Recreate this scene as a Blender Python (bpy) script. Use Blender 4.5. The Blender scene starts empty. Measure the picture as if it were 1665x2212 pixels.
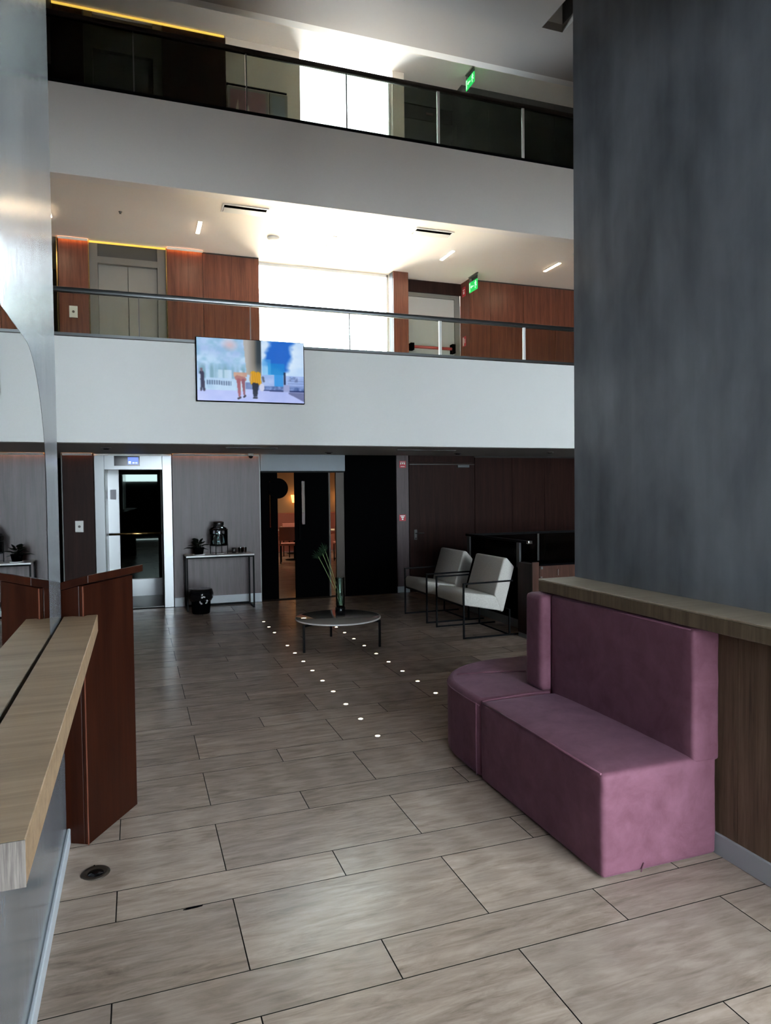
import bpy, bmesh, math, random
from mathutils import Vector, Matrix
random.seed(7)
SC = bpy.context.scene
COL = SC.collection

# ------------------------------------------------------------------ camera
FPX, IW, IH = 1508.9, 1665.0, 2212.0
yaw, pitch, roll = math.radians(19.6014), math.radians(-1.68265), math.radians(-0.64672)
fwd = Vector((math.sin(yaw)*math.cos(pitch), math.cos(yaw)*math.cos(pitch), math.sin(pitch)))
rgt = Vector((math.cos(yaw), -math.sin(yaw), 0)); up = rgt.cross(fwd)
r_ = math.cos(roll)*rgt + math.sin(roll)*up
u_ = -math.sin(roll)*rgt + math.cos(roll)*up
cam = bpy.data.cameras.new('camera'); camo = bpy.data.objects.new('camera', cam); COL.objects.link(camo)
cam.sensor_fit = 'HORIZONTAL'; cam.sensor_width = 36.0; cam.lens = 36.0*FPX/IW
cam.clip_start = 0.05; cam.clip_end = 200
M3 = Matrix((r_, u_, -fwd)).transposed()
camo.matrix_world = Matrix.Translation((0, 0, 1.7)) @ M3.to_4x4()
SC.camera = camo

# ------------------------------------------------------------------ daylight and exposure
W = bpy.data.worlds.new('daylight'); SC.world = W; W.use_nodes = True
wn = W.node_tree; bg = wn.nodes['Background']
bg.inputs[0].default_value = (0.80, 0.90, 1.0, 1); bg.inputs[1].default_value = 40.0
SC.view_settings.view_transform = 'Standard'; SC.view_settings.look = 'None'
SC.view_settings.exposure = 0.0; SC.view_settings.gamma = 1.0; SC.view_settings.use_curve_mapping = False
SC.cycles.max_bounces = 10; SC.cycles.diffuse_bounces = 6; SC.cycles.glossy_bounces = 5
SC.cycles.transparent_max_bounces = 24; SC.cycles.transmission_bounces = 8
SC.cycles.caustics_reflective = False; SC.cycles.caustics_refractive = False
SC.cycles.sample_clamp_indirect = 40.0
def portal(name, loc, rot, sx, sy):
    l = bpy.data.lights.new(name, 'AREA'); l.shape = 'RECTANGLE'; l.size = sx; l.size_y = sy
    l.cycles.is_portal = True
    o = bpy.data.objects.new(name, l); o.location = loc; o.rotation_euler = rot; COL.objects.link(o)
FAC_Y = -3.2; FAC_X0, FAC_X1, FAC_Z = 1.15, 6.2, 3.7
portal('portal_front', ((FAC_X0+FAC_X1)/2, FAC_Y, FAC_Z/2), (math.pi/2, 0, math.pi), FAC_X1-FAC_X0, FAC_Z)
portal('portal_passage', (2.965, 11.23, 4.0), (-math.pi/2, 0, math.pi), 2.2, 2.6)
portal('portal_upper', (3.32, 11.07, 7.2), (-math.pi/2, 0, math.pi), 1.55, 2.6)

sun = bpy.data.lights.new('sun', 'SUN'); sun.energy = 220.0; sun.angle = math.radians(1.5); sun.color = (1.0, .97, .92)
suno = bpy.data.objects.new('sun', sun); COL.objects.link(suno)
suno.rotation_euler = (Vector((0.12, -1.0, -1.25)).to_track_quat('-Z', 'Y')).to_euler()

# ------------------------------------------------------------------ materials
MATS = {}
def newmat(name):
    m = bpy.data.materials.new(name); m.use_nodes = True; MATS[name] = m
    return m, m.node_tree, m.node_tree.nodes['Principled BSDF']
def plain(name, c, rough=0.5, metal=0.0, spec=0.5, emit=None, es=0.0, coat=0.0):
    m, t, b = newmat(name)
    b.inputs['Base Color'].default_value = (*c, 1); b.inputs['Roughness'].default_value = rough
    b.inputs['Metallic'].default_value = metal; b.inputs['Specular IOR Level'].default_value = spec
    b.inputs['Coat Weight'].default_value = coat
    if emit: b.inputs['Emission Color'].default_value = (*emit, 1); b.inputs['Emission Strength'].default_value = es
    return m
def N(t, k, **kw):
    n = t.nodes.new(k)
    for a, v in kw.items(): setattr(n, a, v)
    return n
def L(t, a, b): t.links.new(a, b)
def coords(t, scale=(1, 1, 1), rnd=True):
    tc = N(t, 'ShaderNodeTexCoord'); mp = N(t, 'ShaderNodeMapping'); mp.inputs['Scale'].default_value = scale
    if rnd:
        oi = N(t, 'ShaderNodeObjectInfo'); mu = N(t, 'ShaderNodeMath', operation='MULTIPLY'); mu.inputs[1].default_value = 57.0
        L(t, oi.outputs['Random'], mu.inputs[0])
        ad = N(t, 'ShaderNodeVectorMath', operation='ADD'); L(t, tc.outputs['Object'], ad.inputs[0]); L(t, mu.outputs[0], ad.inputs[1])
        L(t, ad.outputs[0], mp.inputs[0])
    else: L(t, tc.outputs['Object'], mp.inputs[0])
    return mp.outputs[0]
def noise(t, v, sc, det=4, rough=0.55, dist=0.0):
    n = N(t, 'ShaderNodeTexNoise'); n.inputs['Scale'].default_value = sc; n.inputs['Detail'].default_value = det
    n.inputs['Roughness'].default_value = rough; n.inputs['Distortion'].default_value = dist
    L(t, v, n.inputs['Vector']); return n.outputs['Fac']
def ramp(t, f, stops):
    r = N(t, 'ShaderNodeValToRGB'); e = r.color_ramp.elements
    e[0].position = stops[0][0]; e[0].color = (*stops[0][1], 1); e[1].position = stops[-1][0]; e[1].color = (*stops[-1][1], 1)
    for p, c in stops[1:-1]:
        q = e.new(p); q.color = (*c, 1)
    L(t, f, r.inputs[0]); return r.outputs[0]
def mixc(t, f, a, b, mode='MIX'):
    m = N(t, 'ShaderNodeMix', data_type='RGBA', blend_type=mode)
    if isinstance(f, (int, float)): m.inputs[0].default_value = f
    else: L(t, f, m.inputs[0])
    for s, v in ((m.inputs[6], a), (m.inputs[7], b)):
        if isinstance(v, tuple): s.default_value = (*v, 1)
        else: L(t, v, s)
    return m.outputs[2]
def bump(t, b, h, strength=0.1, dist=0.01):
    n = N(t, 'ShaderNodeBump'); n.inputs['Strength'].default_value = strength; n.inputs['Distance'].default_value = dist
    L(t, h, n.inputs['Height']); L(t, n.outputs[0], b.inputs['Normal'])

def wood(name, dark, mid, light, axis='Z', rough=0.4, spec=0.5, sc=1.0, coat=0.0, rnd=True):
    m, t, b = newmat(name)
    s = {'Z': (14*sc, 14*sc, 0.7*sc), 'X': (0.7*sc, 14*sc, 14*sc), 'Y': (14*sc, 0.7*sc, 14*sc)}[axis]
    v = coords(t, s, rnd)
    n1 = noise(t, v, 1.3, 6, 0.6, 0.6); n2 = noise(t, v, 6.0, 3, 0.6, 0.2)
    c1 = ramp(t, n1, [(0.32, dark), (0.5, mid), (0.72, light)])
    c2 = mixc(t, 0.3, c1, ramp(t, n2, [(0.35, dark), (0.7, light)]))
    L(t, c2, b.inputs['Base Color'])
    b.inputs['Roughness'].default_value = rough; b.inputs['Specular IOR Level'].default_value = spec; b.inputs['Coat Weight'].default_value = coat
    bump(t, b, n2, 0.06, 0.004)
    return m

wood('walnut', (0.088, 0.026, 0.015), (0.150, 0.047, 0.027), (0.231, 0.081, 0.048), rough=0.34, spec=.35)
wood('walnut_dark_shaded', (0.014, 0.005, 0.004), (0.023, 0.009, 0.007), (0.037, 0.014, 0.011), rough=0.5, spec=.12)  # darker walnut copy, shade of the dim storeys put into the colour
wood('walnut_mid', (.030, .011, .007), (.052, .019, .012), (.080, .031, .020), rough=0.45, spec=.2)
wood('walnut_grey_sheen', (.058, .038, .039), (.090, .061, .063), (.130, .092, .094), rough=0.40, spec=.4)  # daylight sheen on the glossy wood put into the grey colour
wood('mahogany', (.009, .0021, .0011), (.018, .0043, .0020), (.032, .0076, .0033), rough=0.42, spec=.12, sc=0.8)
wood('oak_shelf', (0.231, 0.144, 0.081), (0.333, 0.218, 0.126), (0.434, 0.292, 0.178), axis='X', rough=0.5, sc=1.3)
wood('oak_end', (.050, .040, .034), (.150, .124, .108), (.270, .230, .205), axis='Z', rough=0.55, sc=4.5)
wood('bar_oak', (.060, .040, .024), (.115, .080, .048), (.190, .138, .088), axis='Z', rough=0.45, sc=1.2)
wood('bar_top', (.190, .145, .100), (.260, .205, .145), (.340, .275, .205), axis='X', rough=0.42, sc=0.8)
wood('bar_panel', (0.056, 0.032, 0.020), (0.106, 0.067, 0.041), (0.162, 0.108, 0.071), axis='Z', rough=0.55, spec=.25, sc=1.5)

plain('white_paint', (.78, .77, .75), 0.55)
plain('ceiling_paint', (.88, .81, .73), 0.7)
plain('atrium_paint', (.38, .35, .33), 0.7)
plain('balcony_warm_bounce', (.86, .80, .75), 0.55)  # same paint as the lower front, warm bounce light put into the colour
plain('gallery_low_bounce', (.13, .11, .095), 0.9)  # unseen top gallery floor, tone darkened to cut sun bounce
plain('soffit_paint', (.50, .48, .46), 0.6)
plain('low_bounce_plaster', (.09, .085, .08), 0.8)  # dark tone set to cut bounce off unseen walls
plain('grey_plaster', (.30, .29, .28), 0.7)
plain('bulkhead', (.25, .28, .31), 0.5)
plain('dark_recess', (.03, .025, .022), 0.6)
plain('black', (.002, .002, .0024), 0.8, spec=0.0)
plain('black_gloss', (.006, .006, .007), 0.12, spec=0.3)
plain('black_metal', (.003, .003, .0035), 0.5, 0.0, spec=0.08)
plain('bronze_metal', (.035, .026, .020), 0.4, 0.3, spec=.25)
plain('steel', (.20, .205, .21), 0.32, 1.0)
plain('steel_dark', (.10, .098, .095), 0.4, 1.0)
plain('chrome', (.75, .75, .76), 0.12, 1.0)
plain('brass', (.55, .36, .14), 0.25, 1.0)
plain('grey_metal', (.20, .185, .165), 0.5, 0.1, spec=.3)
plain('grey_metal_dark', (.10, .095, .088), 0.6, 0.1, spec=.2)
plain('grey_door', (.27, .25, .225), 0.5, spec=.3)
plain('fire_door', (.40, .38, .36), 0.5)
plain('skirting', (.50, .53, .57), 0.35)
plain('stone_base', (.30, .31, .32), 0.5)
plain('white_plastic', (.80, .79, .76), 0.4)
plain('beige_plaster', (.52, .40, .26), 0.8)
plain('cream', (.62, .54, .46), 0.7)
plain('linen', (.50, .47, .43), 0.9, spec=0.2)
plain('red_sign', (.55, .03, .05), 0.4)
plain('red_bar', (.42, .07, .06), 0.4)
plain('green_leaf', (.0035, .013, .004), 0.6, spec=.08)
plain('green_stem', (.22, .32, .12), 0.5)
plain('plant_dark', (.005, .008, .005), 0.6, spec=.1)
plain('pink_seat', (.50, .20, .17), 0.8)
plain('marble', (.70, .69, .68), 0.2)
plain('table_glass', (.24, .21, .19), 0.06, coat=0.5)
plain('gallery_warm_bounce', (.70, .59, .47), 0.6)  # unseen gallery floor, tone made up to throw warm sun bounce upward
plain('grout', (.012, .010, .009), 0.9, spec=.1)
plain('slot_off', (.10, .09, .085), 0.5)
plain('tag_grey', (.30, .31, .36), 0.5)
plain('picture_pink', (.22, .10, .11), 0.5)
plain('picture_grey', (.16, .18, .20), 0.4)
plain('led_white', (1, 1, 1), emit=(1.0, .78, .52), es=58.0)
plain('led_floor', (1, 1, 1), emit=(1.0, .80, .52), es=9.0)
plain('led_yellow', (.8, .6, .1), emit=(1.0, .66, .10), es=0.75)
plain('led_orange', (.8, .4, .1), emit=(1.0, .40, .10), es=9.0)
plain('lamp_warm', (1, .8, .6), emit=(1.0, .42, .12), es=3.0)
plain('lamp_fill', (1, .9, .8), emit=(1.0, .74, .50), es=80.0)
plain('lamp_cab', (1, 1, 1), emit=(1.0, .95, .86), es=3.0)
plain('exit_green', (.02, .35, .08), 0.4, emit=(.01, .55, .09), es=0.9)
plain('exit_white', (.8, 1, .85), 0.4, emit=(.55, 1.0, .65), es=0.9)
plain('screen_blue', (.1, .2, .8), 0.3, emit=(.13, .22, .95), es=0.9)
plain('screen_text', (.8, .9, 1), 0.3, emit=(.7, .8, 1.0), es=1.0)
plain('sign_white', (.85, .82, .82), 0.5)

def concrete():
    m, t, b = newmat('polished_concrete')
    v = coords(t, (1, 1, 0.55), False)
    n1 = noise(t, v, 1.3, 5, 0.55, 0.3); n2 = noise(t, v, 4.5, 4, 0.55, 0.2)
    v2 = coords(t, (6, 6, 0.8), False); n3 = noise(t, v2, 1.2, 3, 0.5, 0.1)
    c = ramp(t, n1, [(0.33, (0.080, 0.086, 0.093)), (0.50, (0.145, 0.154, 0.168)), (0.66, (0.239, 0.255, 0.277))])
    c = mixc(t, 0.30, c, ramp(t, n2, [(0.3, (0.087, 0.093, 0.102)), (0.7, (0.261, 0.272, 0.292))]))
    c = mixc(t, 0.22, c, ramp(t, n3, [(0.32, (0.072, 0.079, 0.088)), (0.68, (0.290, 0.303, 0.324))]))
    L(t, c, b.inputs['Base Color'])
    b.inputs['Roughness'].default_value = 0.20
    b.inputs['Specular IOR Level'].default_value = 0.6
    bump(t, b, n2, 0.14, 0.02)
concrete()

def tile_mat():
    m, t, b = newmat('floor_tile')
    v = coords(t, (1.0, 4.2, 1.0)); n1 = noise(t, v, 2.0, 8, 0.66, 1.1)
    v2 = coords(t, (2.0, 13.0, 1.0)); n2 = noise(t, v2, 2.0, 7, 0.7, 0.9)
    v3 = coords(t, (1.0, 2.2, 1.0)); n3 = noise(t, v3, 1.6, 3, 0.5, 0.3)
    v4 = coords(t, (0.7, 3.0, 1.0)); wv = N(t, 'ShaderNodeTexWave', wave_type='RINGS', rings_direction='Y')
    wv.inputs['Scale'].default_value = 3.2; wv.inputs['Distortion'].default_value = 5.0; wv.inputs['Detail'].default_value = 3.0; wv.inputs['Detail Scale'].default_value = 1.2
    L(t, v4, wv.inputs['Vector'])
    c = ramp(t, n1, [(0.30, (0.185, 0.128, 0.095)), (0.45, (0.318, 0.235, 0.183)), (0.60, (0.427, 0.327, 0.263)), (0.78, (0.538, 0.421, 0.345))])
    c = mixc(t, 0.42, c, ramp(t, n2, [(0.32, (0.127, 0.090, 0.068)), (0.66, (0.554, 0.431, 0.352))]))
    wm = N(t, 'ShaderNodeMath', operation='GREATER_THAN'); wm.inputs[1].default_value = 0.62
    oi = N(t, 'ShaderNodeObjectInfo'); L(t, oi.outputs['Random'], wm.inputs[0])
    wf = N(t, 'ShaderNodeMath', operation='MULTIPLY'); wf.inputs[1].default_value = 0.22; L(t, wm.outputs[0], wf.inputs[0])
    c = mixc(t, wf.outputs[0], c, ramp(t, wv.outputs['Fac'], [(0.2, (0.196, 0.147, 0.118)), (0.8, (0.416, 0.335, 0.284))]))
    hs = N(t, 'ShaderNodeHueSaturation'); mr = N(t, 'ShaderNodeMapRange'); mr.inputs['To Min'].default_value = 0.80; mr.inputs['To Max'].default_value = 1.14
    frac = N(t, 'ShaderNodeMath', operation='FRACT'); mu = N(t, 'ShaderNodeMath', operation='MULTIPLY'); mu.inputs[1].default_value = 7.31
    L(t, oi.outputs['Random'], mu.inputs[0]); L(t, mu.outputs[0], frac.inputs[0]); L(t, frac.outputs[0], mr.inputs[0])
    L(t, mr.outputs[0], hs.inputs['Value']); L(t, c, hs.inputs['Color'])
    c = mixc(t, ramp(t, n3, [(0.40, (0, 0, 0)), (0.75, (0.520, 0.457, 0.426))]), hs.outputs[0], (0.277, 0.218, 0.184))
    L(t, c, b.inputs['Base Color'])
    b.inputs['Roughness'].default_value = 0.22
    b.inputs['Specular IOR Level'].default_value = 0.25
    bump(t, b, n2, 0.04, 0.004)
tile_mat()

def velvet():
    m, t, b = newmat('pink_velvet')
    v = coords(t, (1, 1, 1), False)
    n1 = noise(t, v, 3.0, 5, 0.65, 0.8); n2 = noise(t, v, 11.0, 4, 0.6, 0.5)
    c = ramp(t, n1, [(0.30, (0.101, 0.034, 0.051)), (0.52, (0.145, 0.055, 0.080)), (0.74, (0.192, 0.081, 0.116))])
    c = mixc(t, 0.35, c, ramp(t, n2, [(0.3, (0.096, 0.033, 0.050)), (0.7, (0.189, 0.078, 0.113))]))
    L(t, c, b.inputs['Base Color']); b.inputs['Roughness'].default_value = 0.75; b.inputs['Specular IOR Level'].default_value = 0.25
    b.inputs['Sheen Weight'].default_value = 0.12; b.inputs['Sheen Roughness'].default_value = 0.35; b.inputs['Sheen Tint'].default_value = (.85, .60, .85, 1)
    bump(t, b, n2, 0.10, 0.01)
velvet()

def fabric():
    m, t, b = newmat('chair_fabric')
    v = coords(t, (1, 1, 1)); n2 = noise(t, v, 90, 2, 0.5)
    L(t, ramp(t, n2, [(0.3, (.50, .47, .43)), (0.7, (.60, .57, .53))]), b.inputs['Base Color']); b.inputs['Roughness'].default_value = 0.9
    b.inputs['Specular IOR Level'].default_value = 0.2; bump(t, b, n2, 0.1, 0.003)
fabric()

def glass(name, tint, gloss, fres=1.45):
    m, t, b = newmat(name); t.nodes.remove(b); out = t.nodes['Material Output']
    tr = N(t, 'ShaderNodeBsdfTransparent'); tr.inputs[0].default_value = (*tint, 1)
    gl = N(t, 'ShaderNodeBsdfGlossy'); gl.inputs['Roughness'].default_value = 0.02; gl.inputs[0].default_value = (gloss, gloss, gloss, 1)
    fr = N(t, 'ShaderNodeFresnel'); fr.inputs[0].default_value = fres
    mx = N(t, 'ShaderNodeMixShader'); L(t, fr.outputs[0], mx.inputs[0]); L(t, tr.outputs[0], mx.inputs[1]); L(t, gl.outputs[0], mx.inputs[2])
    L(t, mx.outputs[0], out.inputs[0])
glass('rail_glass', (.90, .93, .90), 0.9)
glass('rail_glass_dark', (.50, .52, .48), 0.3)  # darker tint than the clear lower railing
glass('window_glass', (.96, .98, .97), 0.9)
glass('smoked_glass', (.45, .45, .45), 0.08)
glass('jar_glass', (.80, .84, .86), 1.0)
glass('vase_glass', (.72, .80, .77), 1.0)
def vase_lit_water():
    m, t, b = newmat('vase_lit_water'); out = t.nodes['Material Output']
    b.inputs['Base Color'].default_value = (.30, .40, .36, 1); b.inputs['Roughness'].default_value = .2  # pale diffuse tint stands for light caught by the vase glass
    tr = N(t, 'ShaderNodeBsdfTransparent'); mx = N(t, 'ShaderNodeMixShader'); mx.inputs[0].default_value = .3
    L(t, tr.outputs[0], mx.inputs[1]); L(t, b.outputs[0], mx.inputs[2]); L(t, mx.outputs[0], out.inputs[0])
vase_lit_water()
plain('mirror', (.86, .88, .88), 0.01, 1.0)
plain('cab_mirror', (.022, .027, .024), 0.02, 1.0)

# ------------------------------------------------------------------ mesh helpers
class MB:
    def __init__(s): s.v = []; s.f = []; s.sm = []
    def quad(s, idx, smooth=False): s.f.append(tuple(idx)); s.sm.append(smooth)
    def box(s, x0, x1, y0, y1, z0, z1):
        b = len(s.v); s.v += [(x0, y0, z0), (x1, y0, z0), (x1, y1, z0), (x0, y1, z0), (x0, y0, z1), (x1, y0, z1), (x1, y1, z1), (x0, y1, z1)]
        for q in ((0, 3, 2, 1), (4, 5, 6, 7), (0, 1, 5, 4), (1, 2, 6, 5), (2, 3, 7, 6), (3, 0, 4, 7)): s.quad([b+i for i in q])
        return s
    def prism(s, pts, z0, z1):
        n = len(pts); b = len(s.v)
        s.v += [(x, y, z0) for x, y in pts] + [(x, y, z1) for x, y in pts]
        s.quad([b+i for i in reversed(range(n))]); s.quad([b+n+i for i in range(n)])
        for i in range(n): j = (i+1) % n; s.quad([b+i, b+j, b+n+j, b+n+i])
        return s
    def prism_x(s, pts, x0, x1):   # outline in (y, z)
        n = len(pts); b = len(s.v)
        s.v += [(x0, y, z) for y, z in pts] + [(x1, y, z) for y, z in pts]
        s.quad([b+i for i in reversed(range(n))]); s.quad([b+n+i for i in range(n)])
        for i in range(n): j = (i+1) % n; s.quad([b+i, b+j, b+n+j, b+n+i])
        return s
    def prism_y(s, pts, y0, y1):   # outline in (x, z)
        n = len(pts); b = len(s.v)
        s.v += [(x, y0, z) for x, z in pts] + [(x, y1, z) for x, z in pts]
        s.quad([b+i for i in range(n)]); s.quad([b+n+i for i in reversed(range(n))])
        for i in range(n): j = (i+1) % n; s.quad([b+j, b+i, b+n+i, b+n+j])
        return s
    def tube(s, path, rad, n=8, caps=True):
        P = [Vector(p) for p in path]; R = rad if isinstance(rad, (list, tuple)) else [rad]*len(P)
        b = len(s.v)
        for i, p in enumerate(P):
            d = (P[min(i+1, len(P)-1)] - P[max(i-1, 0)]).normalized()
            a = Vector((0, 0, 1)) if abs(d.z) < 0.9 else Vector((1, 0, 0))
            u = d.cross(a).normalized(); w = d.cross(u)
            for k in range(n):
                t = 2*math.pi*k/n + math.pi/n
                s.v.append(tuple(p + R[i]*(math.cos(t)*u + math.sin(t)*w)))
        for i in range(len(P)-1):
            for k in range(n):
                l = (k+1) % n; s.quad([b+i*n+k, b+i*n+l, b+(i+1)*n+l, b+(i+1)*n+k], n > 4)
        if caps:
            s.quad([b+k for k in reversed(range(n))]); e = b+(len(P)-1)*n; s.quad([e+k for k in range(n)])
        return s
    def bar(s, a, c, w): return s.tube([a, c], w*0.7071, 4)
    def lathe(s, prof, c=(0, 0, 0), n=32):
        b = len(s.v)
        for r, z in prof:
            for k in range(n):
                t = 2*math.pi*k/n; s.v.append((c[0]+r*math.cos(t), c[1]+r*math.sin(t), c[2]+z))
        for i in range(len(prof)-1):
            for k in range(n):
                l = (k+1) % n; s.quad([b+i*n+k, b+i*n+l, b+(i+1)*n+l, b+(i+1)*n+k], True)
        if prof[0][0] > 1e-4: s.quad([b+k for k in reversed(range(n))])
        if prof[-1][0] > 1e-4: e = b+(len(prof)-1)*n; s.quad([e+k for k in range(n)])
        return s
    def build(s, name, mat, parent=None, loc=None, bevel=0, seg=2, rotz=0, sub=0):
        me = bpy.data.meshes.new(name); me.from_pydata(s.v, [], s.f); me.update()
        me.polygons.foreach_set('use_smooth', s.sm)
        bm = bmesh.new(); bm.from_mesh(me)
        bmesh.ops.recalc_face_normals(bm, faces=bm.faces)
        if sub:
            bmesh.ops.subdivide_edges(bm, edges=bm.edges, cuts=sub, use_grid_fill=True)
        if bevel:
            es = [e for e in bm.edges if len(e.link_faces) == 2 and e.calc_face_angle(0) > 0.5]
            bmesh.ops.bevel(bm, geom=es, offset=bevel, segments=seg, profile=0.5, affect='EDGES', clamp_overlap=True)
            if seg > 1:
                for f in bm.faces: f.smooth = True
        bm.to_mesh(me); bm.free()
        if bevel and seg > 1:
            try: me.set_sharp_from_angle(angle=math.radians(50))
            except Exception: pass
        o = bpy.data.objects.new(name, me); COL.objects.link(o)
        ms = mat if isinstance(mat, (list, tuple)) else [mat]
        for x in ms: me.materials.append(MATS[x])
        if parent: o.parent = parent
        if loc: o.location = loc
        if rotz: o.rotation_euler = (0, 0, rotz)
        return o
def B(x0, x1, y0, y1, z0, z1): return MB().box(x0, x1, y0, y1, z0, z1)
def tag(o, label, cat, group=None, kind=None):
    o['label'] = label; o['category'] = cat
    if group: o['group'] = group
    if kind: o['kind'] = kind
    return o
def struct(o, label=None):
    o['kind'] = 'structure'
    if label: o['label'] = label
    return o
def thing(name, label, cat, loc=(0, 0, 0), rotz=0, group=None):
    o = bpy.data.objects.new(name, None); COL.objects.link(o); o.empty_display_size = 0.1
    o.location = loc; o.rotation_euler = (0, 0, rotz)
    return tag(o, label, cat, group)
def plab(o, s): o['label'] = s; return o
def copy_tree(o, parent=None):
    c = o.copy(); COL.objects.link(c)
    if parent: c.parent = parent
    for ch in [k for k in bpy.data.objects if k.parent == o]: copy_tree(ch, c)
    return c
ORD = ['first', 'second', 'third', 'fourth', 'fifth', 'sixth', 'seventh', 'eighth', 'ninth', 'tenth', 'eleventh', 'twelfth', 'thirteenth']

BK = 10.93          # plane of the back walls
FY = 8.75           # plane of the balcony fronts
Z1, Z2, Z3, ZA = 2.30, 5.345, 8.60, 7.59   # soffit heights, atrium ceiling

# ------------------------------------------------------------------ floor with tiles
fl = struct(B(-3.4, 8.6, FAC_Y-0.3, 20.8, -0.12, -0.004).build('floor', 'grout'), 'grey wood-look tiled floor')
PER = 0.7015; WR = 0.470; NR = PER-WR; TL = 0.953; GAP = 0.0024; GY = 0.0023
tw = B(-TL/2+GAP, TL/2-GAP, -WR/2+GY, WR/2-GY, -0.010, 0.0).build('tile', 'floor_tile', fl)
tn = B(-TL/2+GAP, TL/2-GAP, -NR/2+GY, NR/2-GY, -0.010, 0.0).build('tile', 'floor_tile', fl)
for t_o in (tw, tn):                      # unglazed tile edges in the joint colour
    t_o.data.materials.append(MATS['grout'])
    for p_ in t_o.data.polygons:
        if abs(p_.normal.z) < .5: p_.material_index = 1
first = {0: True, 1: True}
def visible(x, y):
    # in the wedge the lens can see (with a margin), or close enough for the mirror
    a = math.degrees(math.atan2(x, y)) - 19.6
    return -37 < a < 36
cnt = 0
rest = MB()
k0 = -13
for k in range(k0, 13):
    for wide in (1, 0):
        if wide: yc = 2.466 + PER*k + WR/2; x0 = 0.347
        else: yc = 2.466 + PER*k + WR + NR/2; x0 = -0.112
        if yc > 11.1: continue
        for n in range(-4, 9):
            xc = x0 + TL*n + TL/2
            if xc < -3.4 or xc > 8.5: continue
            ok = yc > 1.2 and any(visible(xc+dx, yc+dy) for dx in (-TL/2, 0, TL/2) for dy in (-.2, .2)) and cnt < 296
            if ok and yc > 9.3 and not wide and xc > 6: ok = False
            src = tw if wide else tn
            if ok:
                if first[wide]: o = src; first[wide] = False
                else: o = src.copy(); COL.objects.link(o)
                o.location = (xc, yc, 0); cnt += 1
            else:
                h = WR/2 if wide else NR/2
                rest.box(xc-TL/2+GAP, xc+TL/2-GAP, yc-h+GY, yc+h-GY, -0.010, 0.0)
o = rest.build('tile_field', ['floor_tile', 'grout'], fl); o['kind'] = 'stuff'
for p_ in o.data.polygons:
    if abs(p_.normal.z) < .5: p_.material_index = 1
B(-3.4, 8.6, 11.12, 20.8, -0.02, -0.001).build('restaurant_flooring', 'floor_tile', fl)

# ------------------------------------------------------------------ shell
struct(B(-3.5, -3.3, FAC_Y, 12.6, 0, 8.9).build('wall_left', 'low_bounce_plaster'))
struct(B(8.4, 8.6, FAC_Y, 20.8, 0, 8.9).build('wall_right', 'walnut_dark_shaded'))
# unseen facade wall, its solid parts laid out to steer daylight
w = MB().box(-3.5, 8.6, FAC_Y-0.25, FAC_Y, FAC_Z, 8.9); w.box(FAC_X1, 8.6, FAC_Y-0.25, FAC_Y, 0, FAC_Z)
w.box(-3.5, -.62, FAC_Y-0.25, FAC_Y, 0, FAC_Z); w.box(1.0, FAC_X0, FAC_Y-0.25, FAC_Y, 0, FAC_Z); w.box(-.62, 1.0, FAC_Y-.25, FAC_Y, 2.82, FAC_Z)
struct(w.build('wall_front', 'low_bounce_plaster'))
w1 = struct(B(FAC_X0, FAC_X1, FAC_Y-0.06, FAC_Y-0.02, 0.0, 0.06).build('window_1', 'grey_metal_dark'))
nx = 6
for i in range(nx+1):
    x = FAC_X0 + (FAC_X1-FAC_X0)*i/nx
    B(x-0.03, x+0.03, FAC_Y-0.1, FAC_Y-0.01, 0, FAC_Z).build('mullion', 'grey_metal_dark', w1)
B(FAC_X0, FAC_X1, FAC_Y-0.1, FAC_Y-0.01, 2.75, 2.82).build('transom', 'grey_metal_dark', w1)
for i in range(nx):
    x = FAC_X0 + (FAC_X1-FAC_X0)*i/nx; d = (FAC_X1-FAC_X0)/nx
    B(x+0.03, x+d-0.03, FAC_Y-0.055, FAC_Y-0.045, 0.06, 2.75).build('pane', 'window_glass', w1)
    B(x+0.03, x+d-0.03, FAC_Y-0.055, FAC_Y-0.045, 2.82, FAC_Z).build('pane', 'window_glass', w1)
B(-.62, 1.0, FAC_Y-0.04, FAC_Y+.02, 0.02, 2.10).build('reflection_leaf', 'black', w1)  # unseen dark leaf added to darken the lift mirror's reflection
B(-.62, 1.0, FAC_Y-0.05, FAC_Y+.03, 2.10, 2.18).build('entrance_header', 'grey_metal_dark', w1)
# atrium ceiling with a square recess
RX0, RX1, RY0, RY1 = 4.99, 5.297, 6.60, 7.865
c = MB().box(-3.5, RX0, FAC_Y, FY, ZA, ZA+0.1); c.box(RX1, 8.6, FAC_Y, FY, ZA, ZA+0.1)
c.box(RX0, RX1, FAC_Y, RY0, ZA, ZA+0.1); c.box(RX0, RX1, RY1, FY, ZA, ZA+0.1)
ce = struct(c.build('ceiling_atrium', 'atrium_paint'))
r = MB().box(RX0-.05, RX0, RY0, RY1, ZA+.1, ZA+.62); r.box(RX0-.05, RX1+.05, RY1, RY1+.05, ZA+.1, ZA+.62)
r.box(RX0-.05, RX1+.05, RY0-.05, RY0, ZA+.1, ZA+.62); r.box(RX0-.05, RX1+.05, RY0-.05, RY1+.05, ZA+.62, ZA+.66)
r.build('recess_lining', 'white_paint', ce)
B(RX1, RX1+.05, RY0, RY1, ZA+.1, ZA+.62).build('recess_side', 'grey_metal_dark', ce)
struct(B(-3.5, 8.6, FY, FY+0.12, ZA, Z3+0.3).build('trim_1', 'white_paint'), 'drop beam under the top ceiling')
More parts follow.
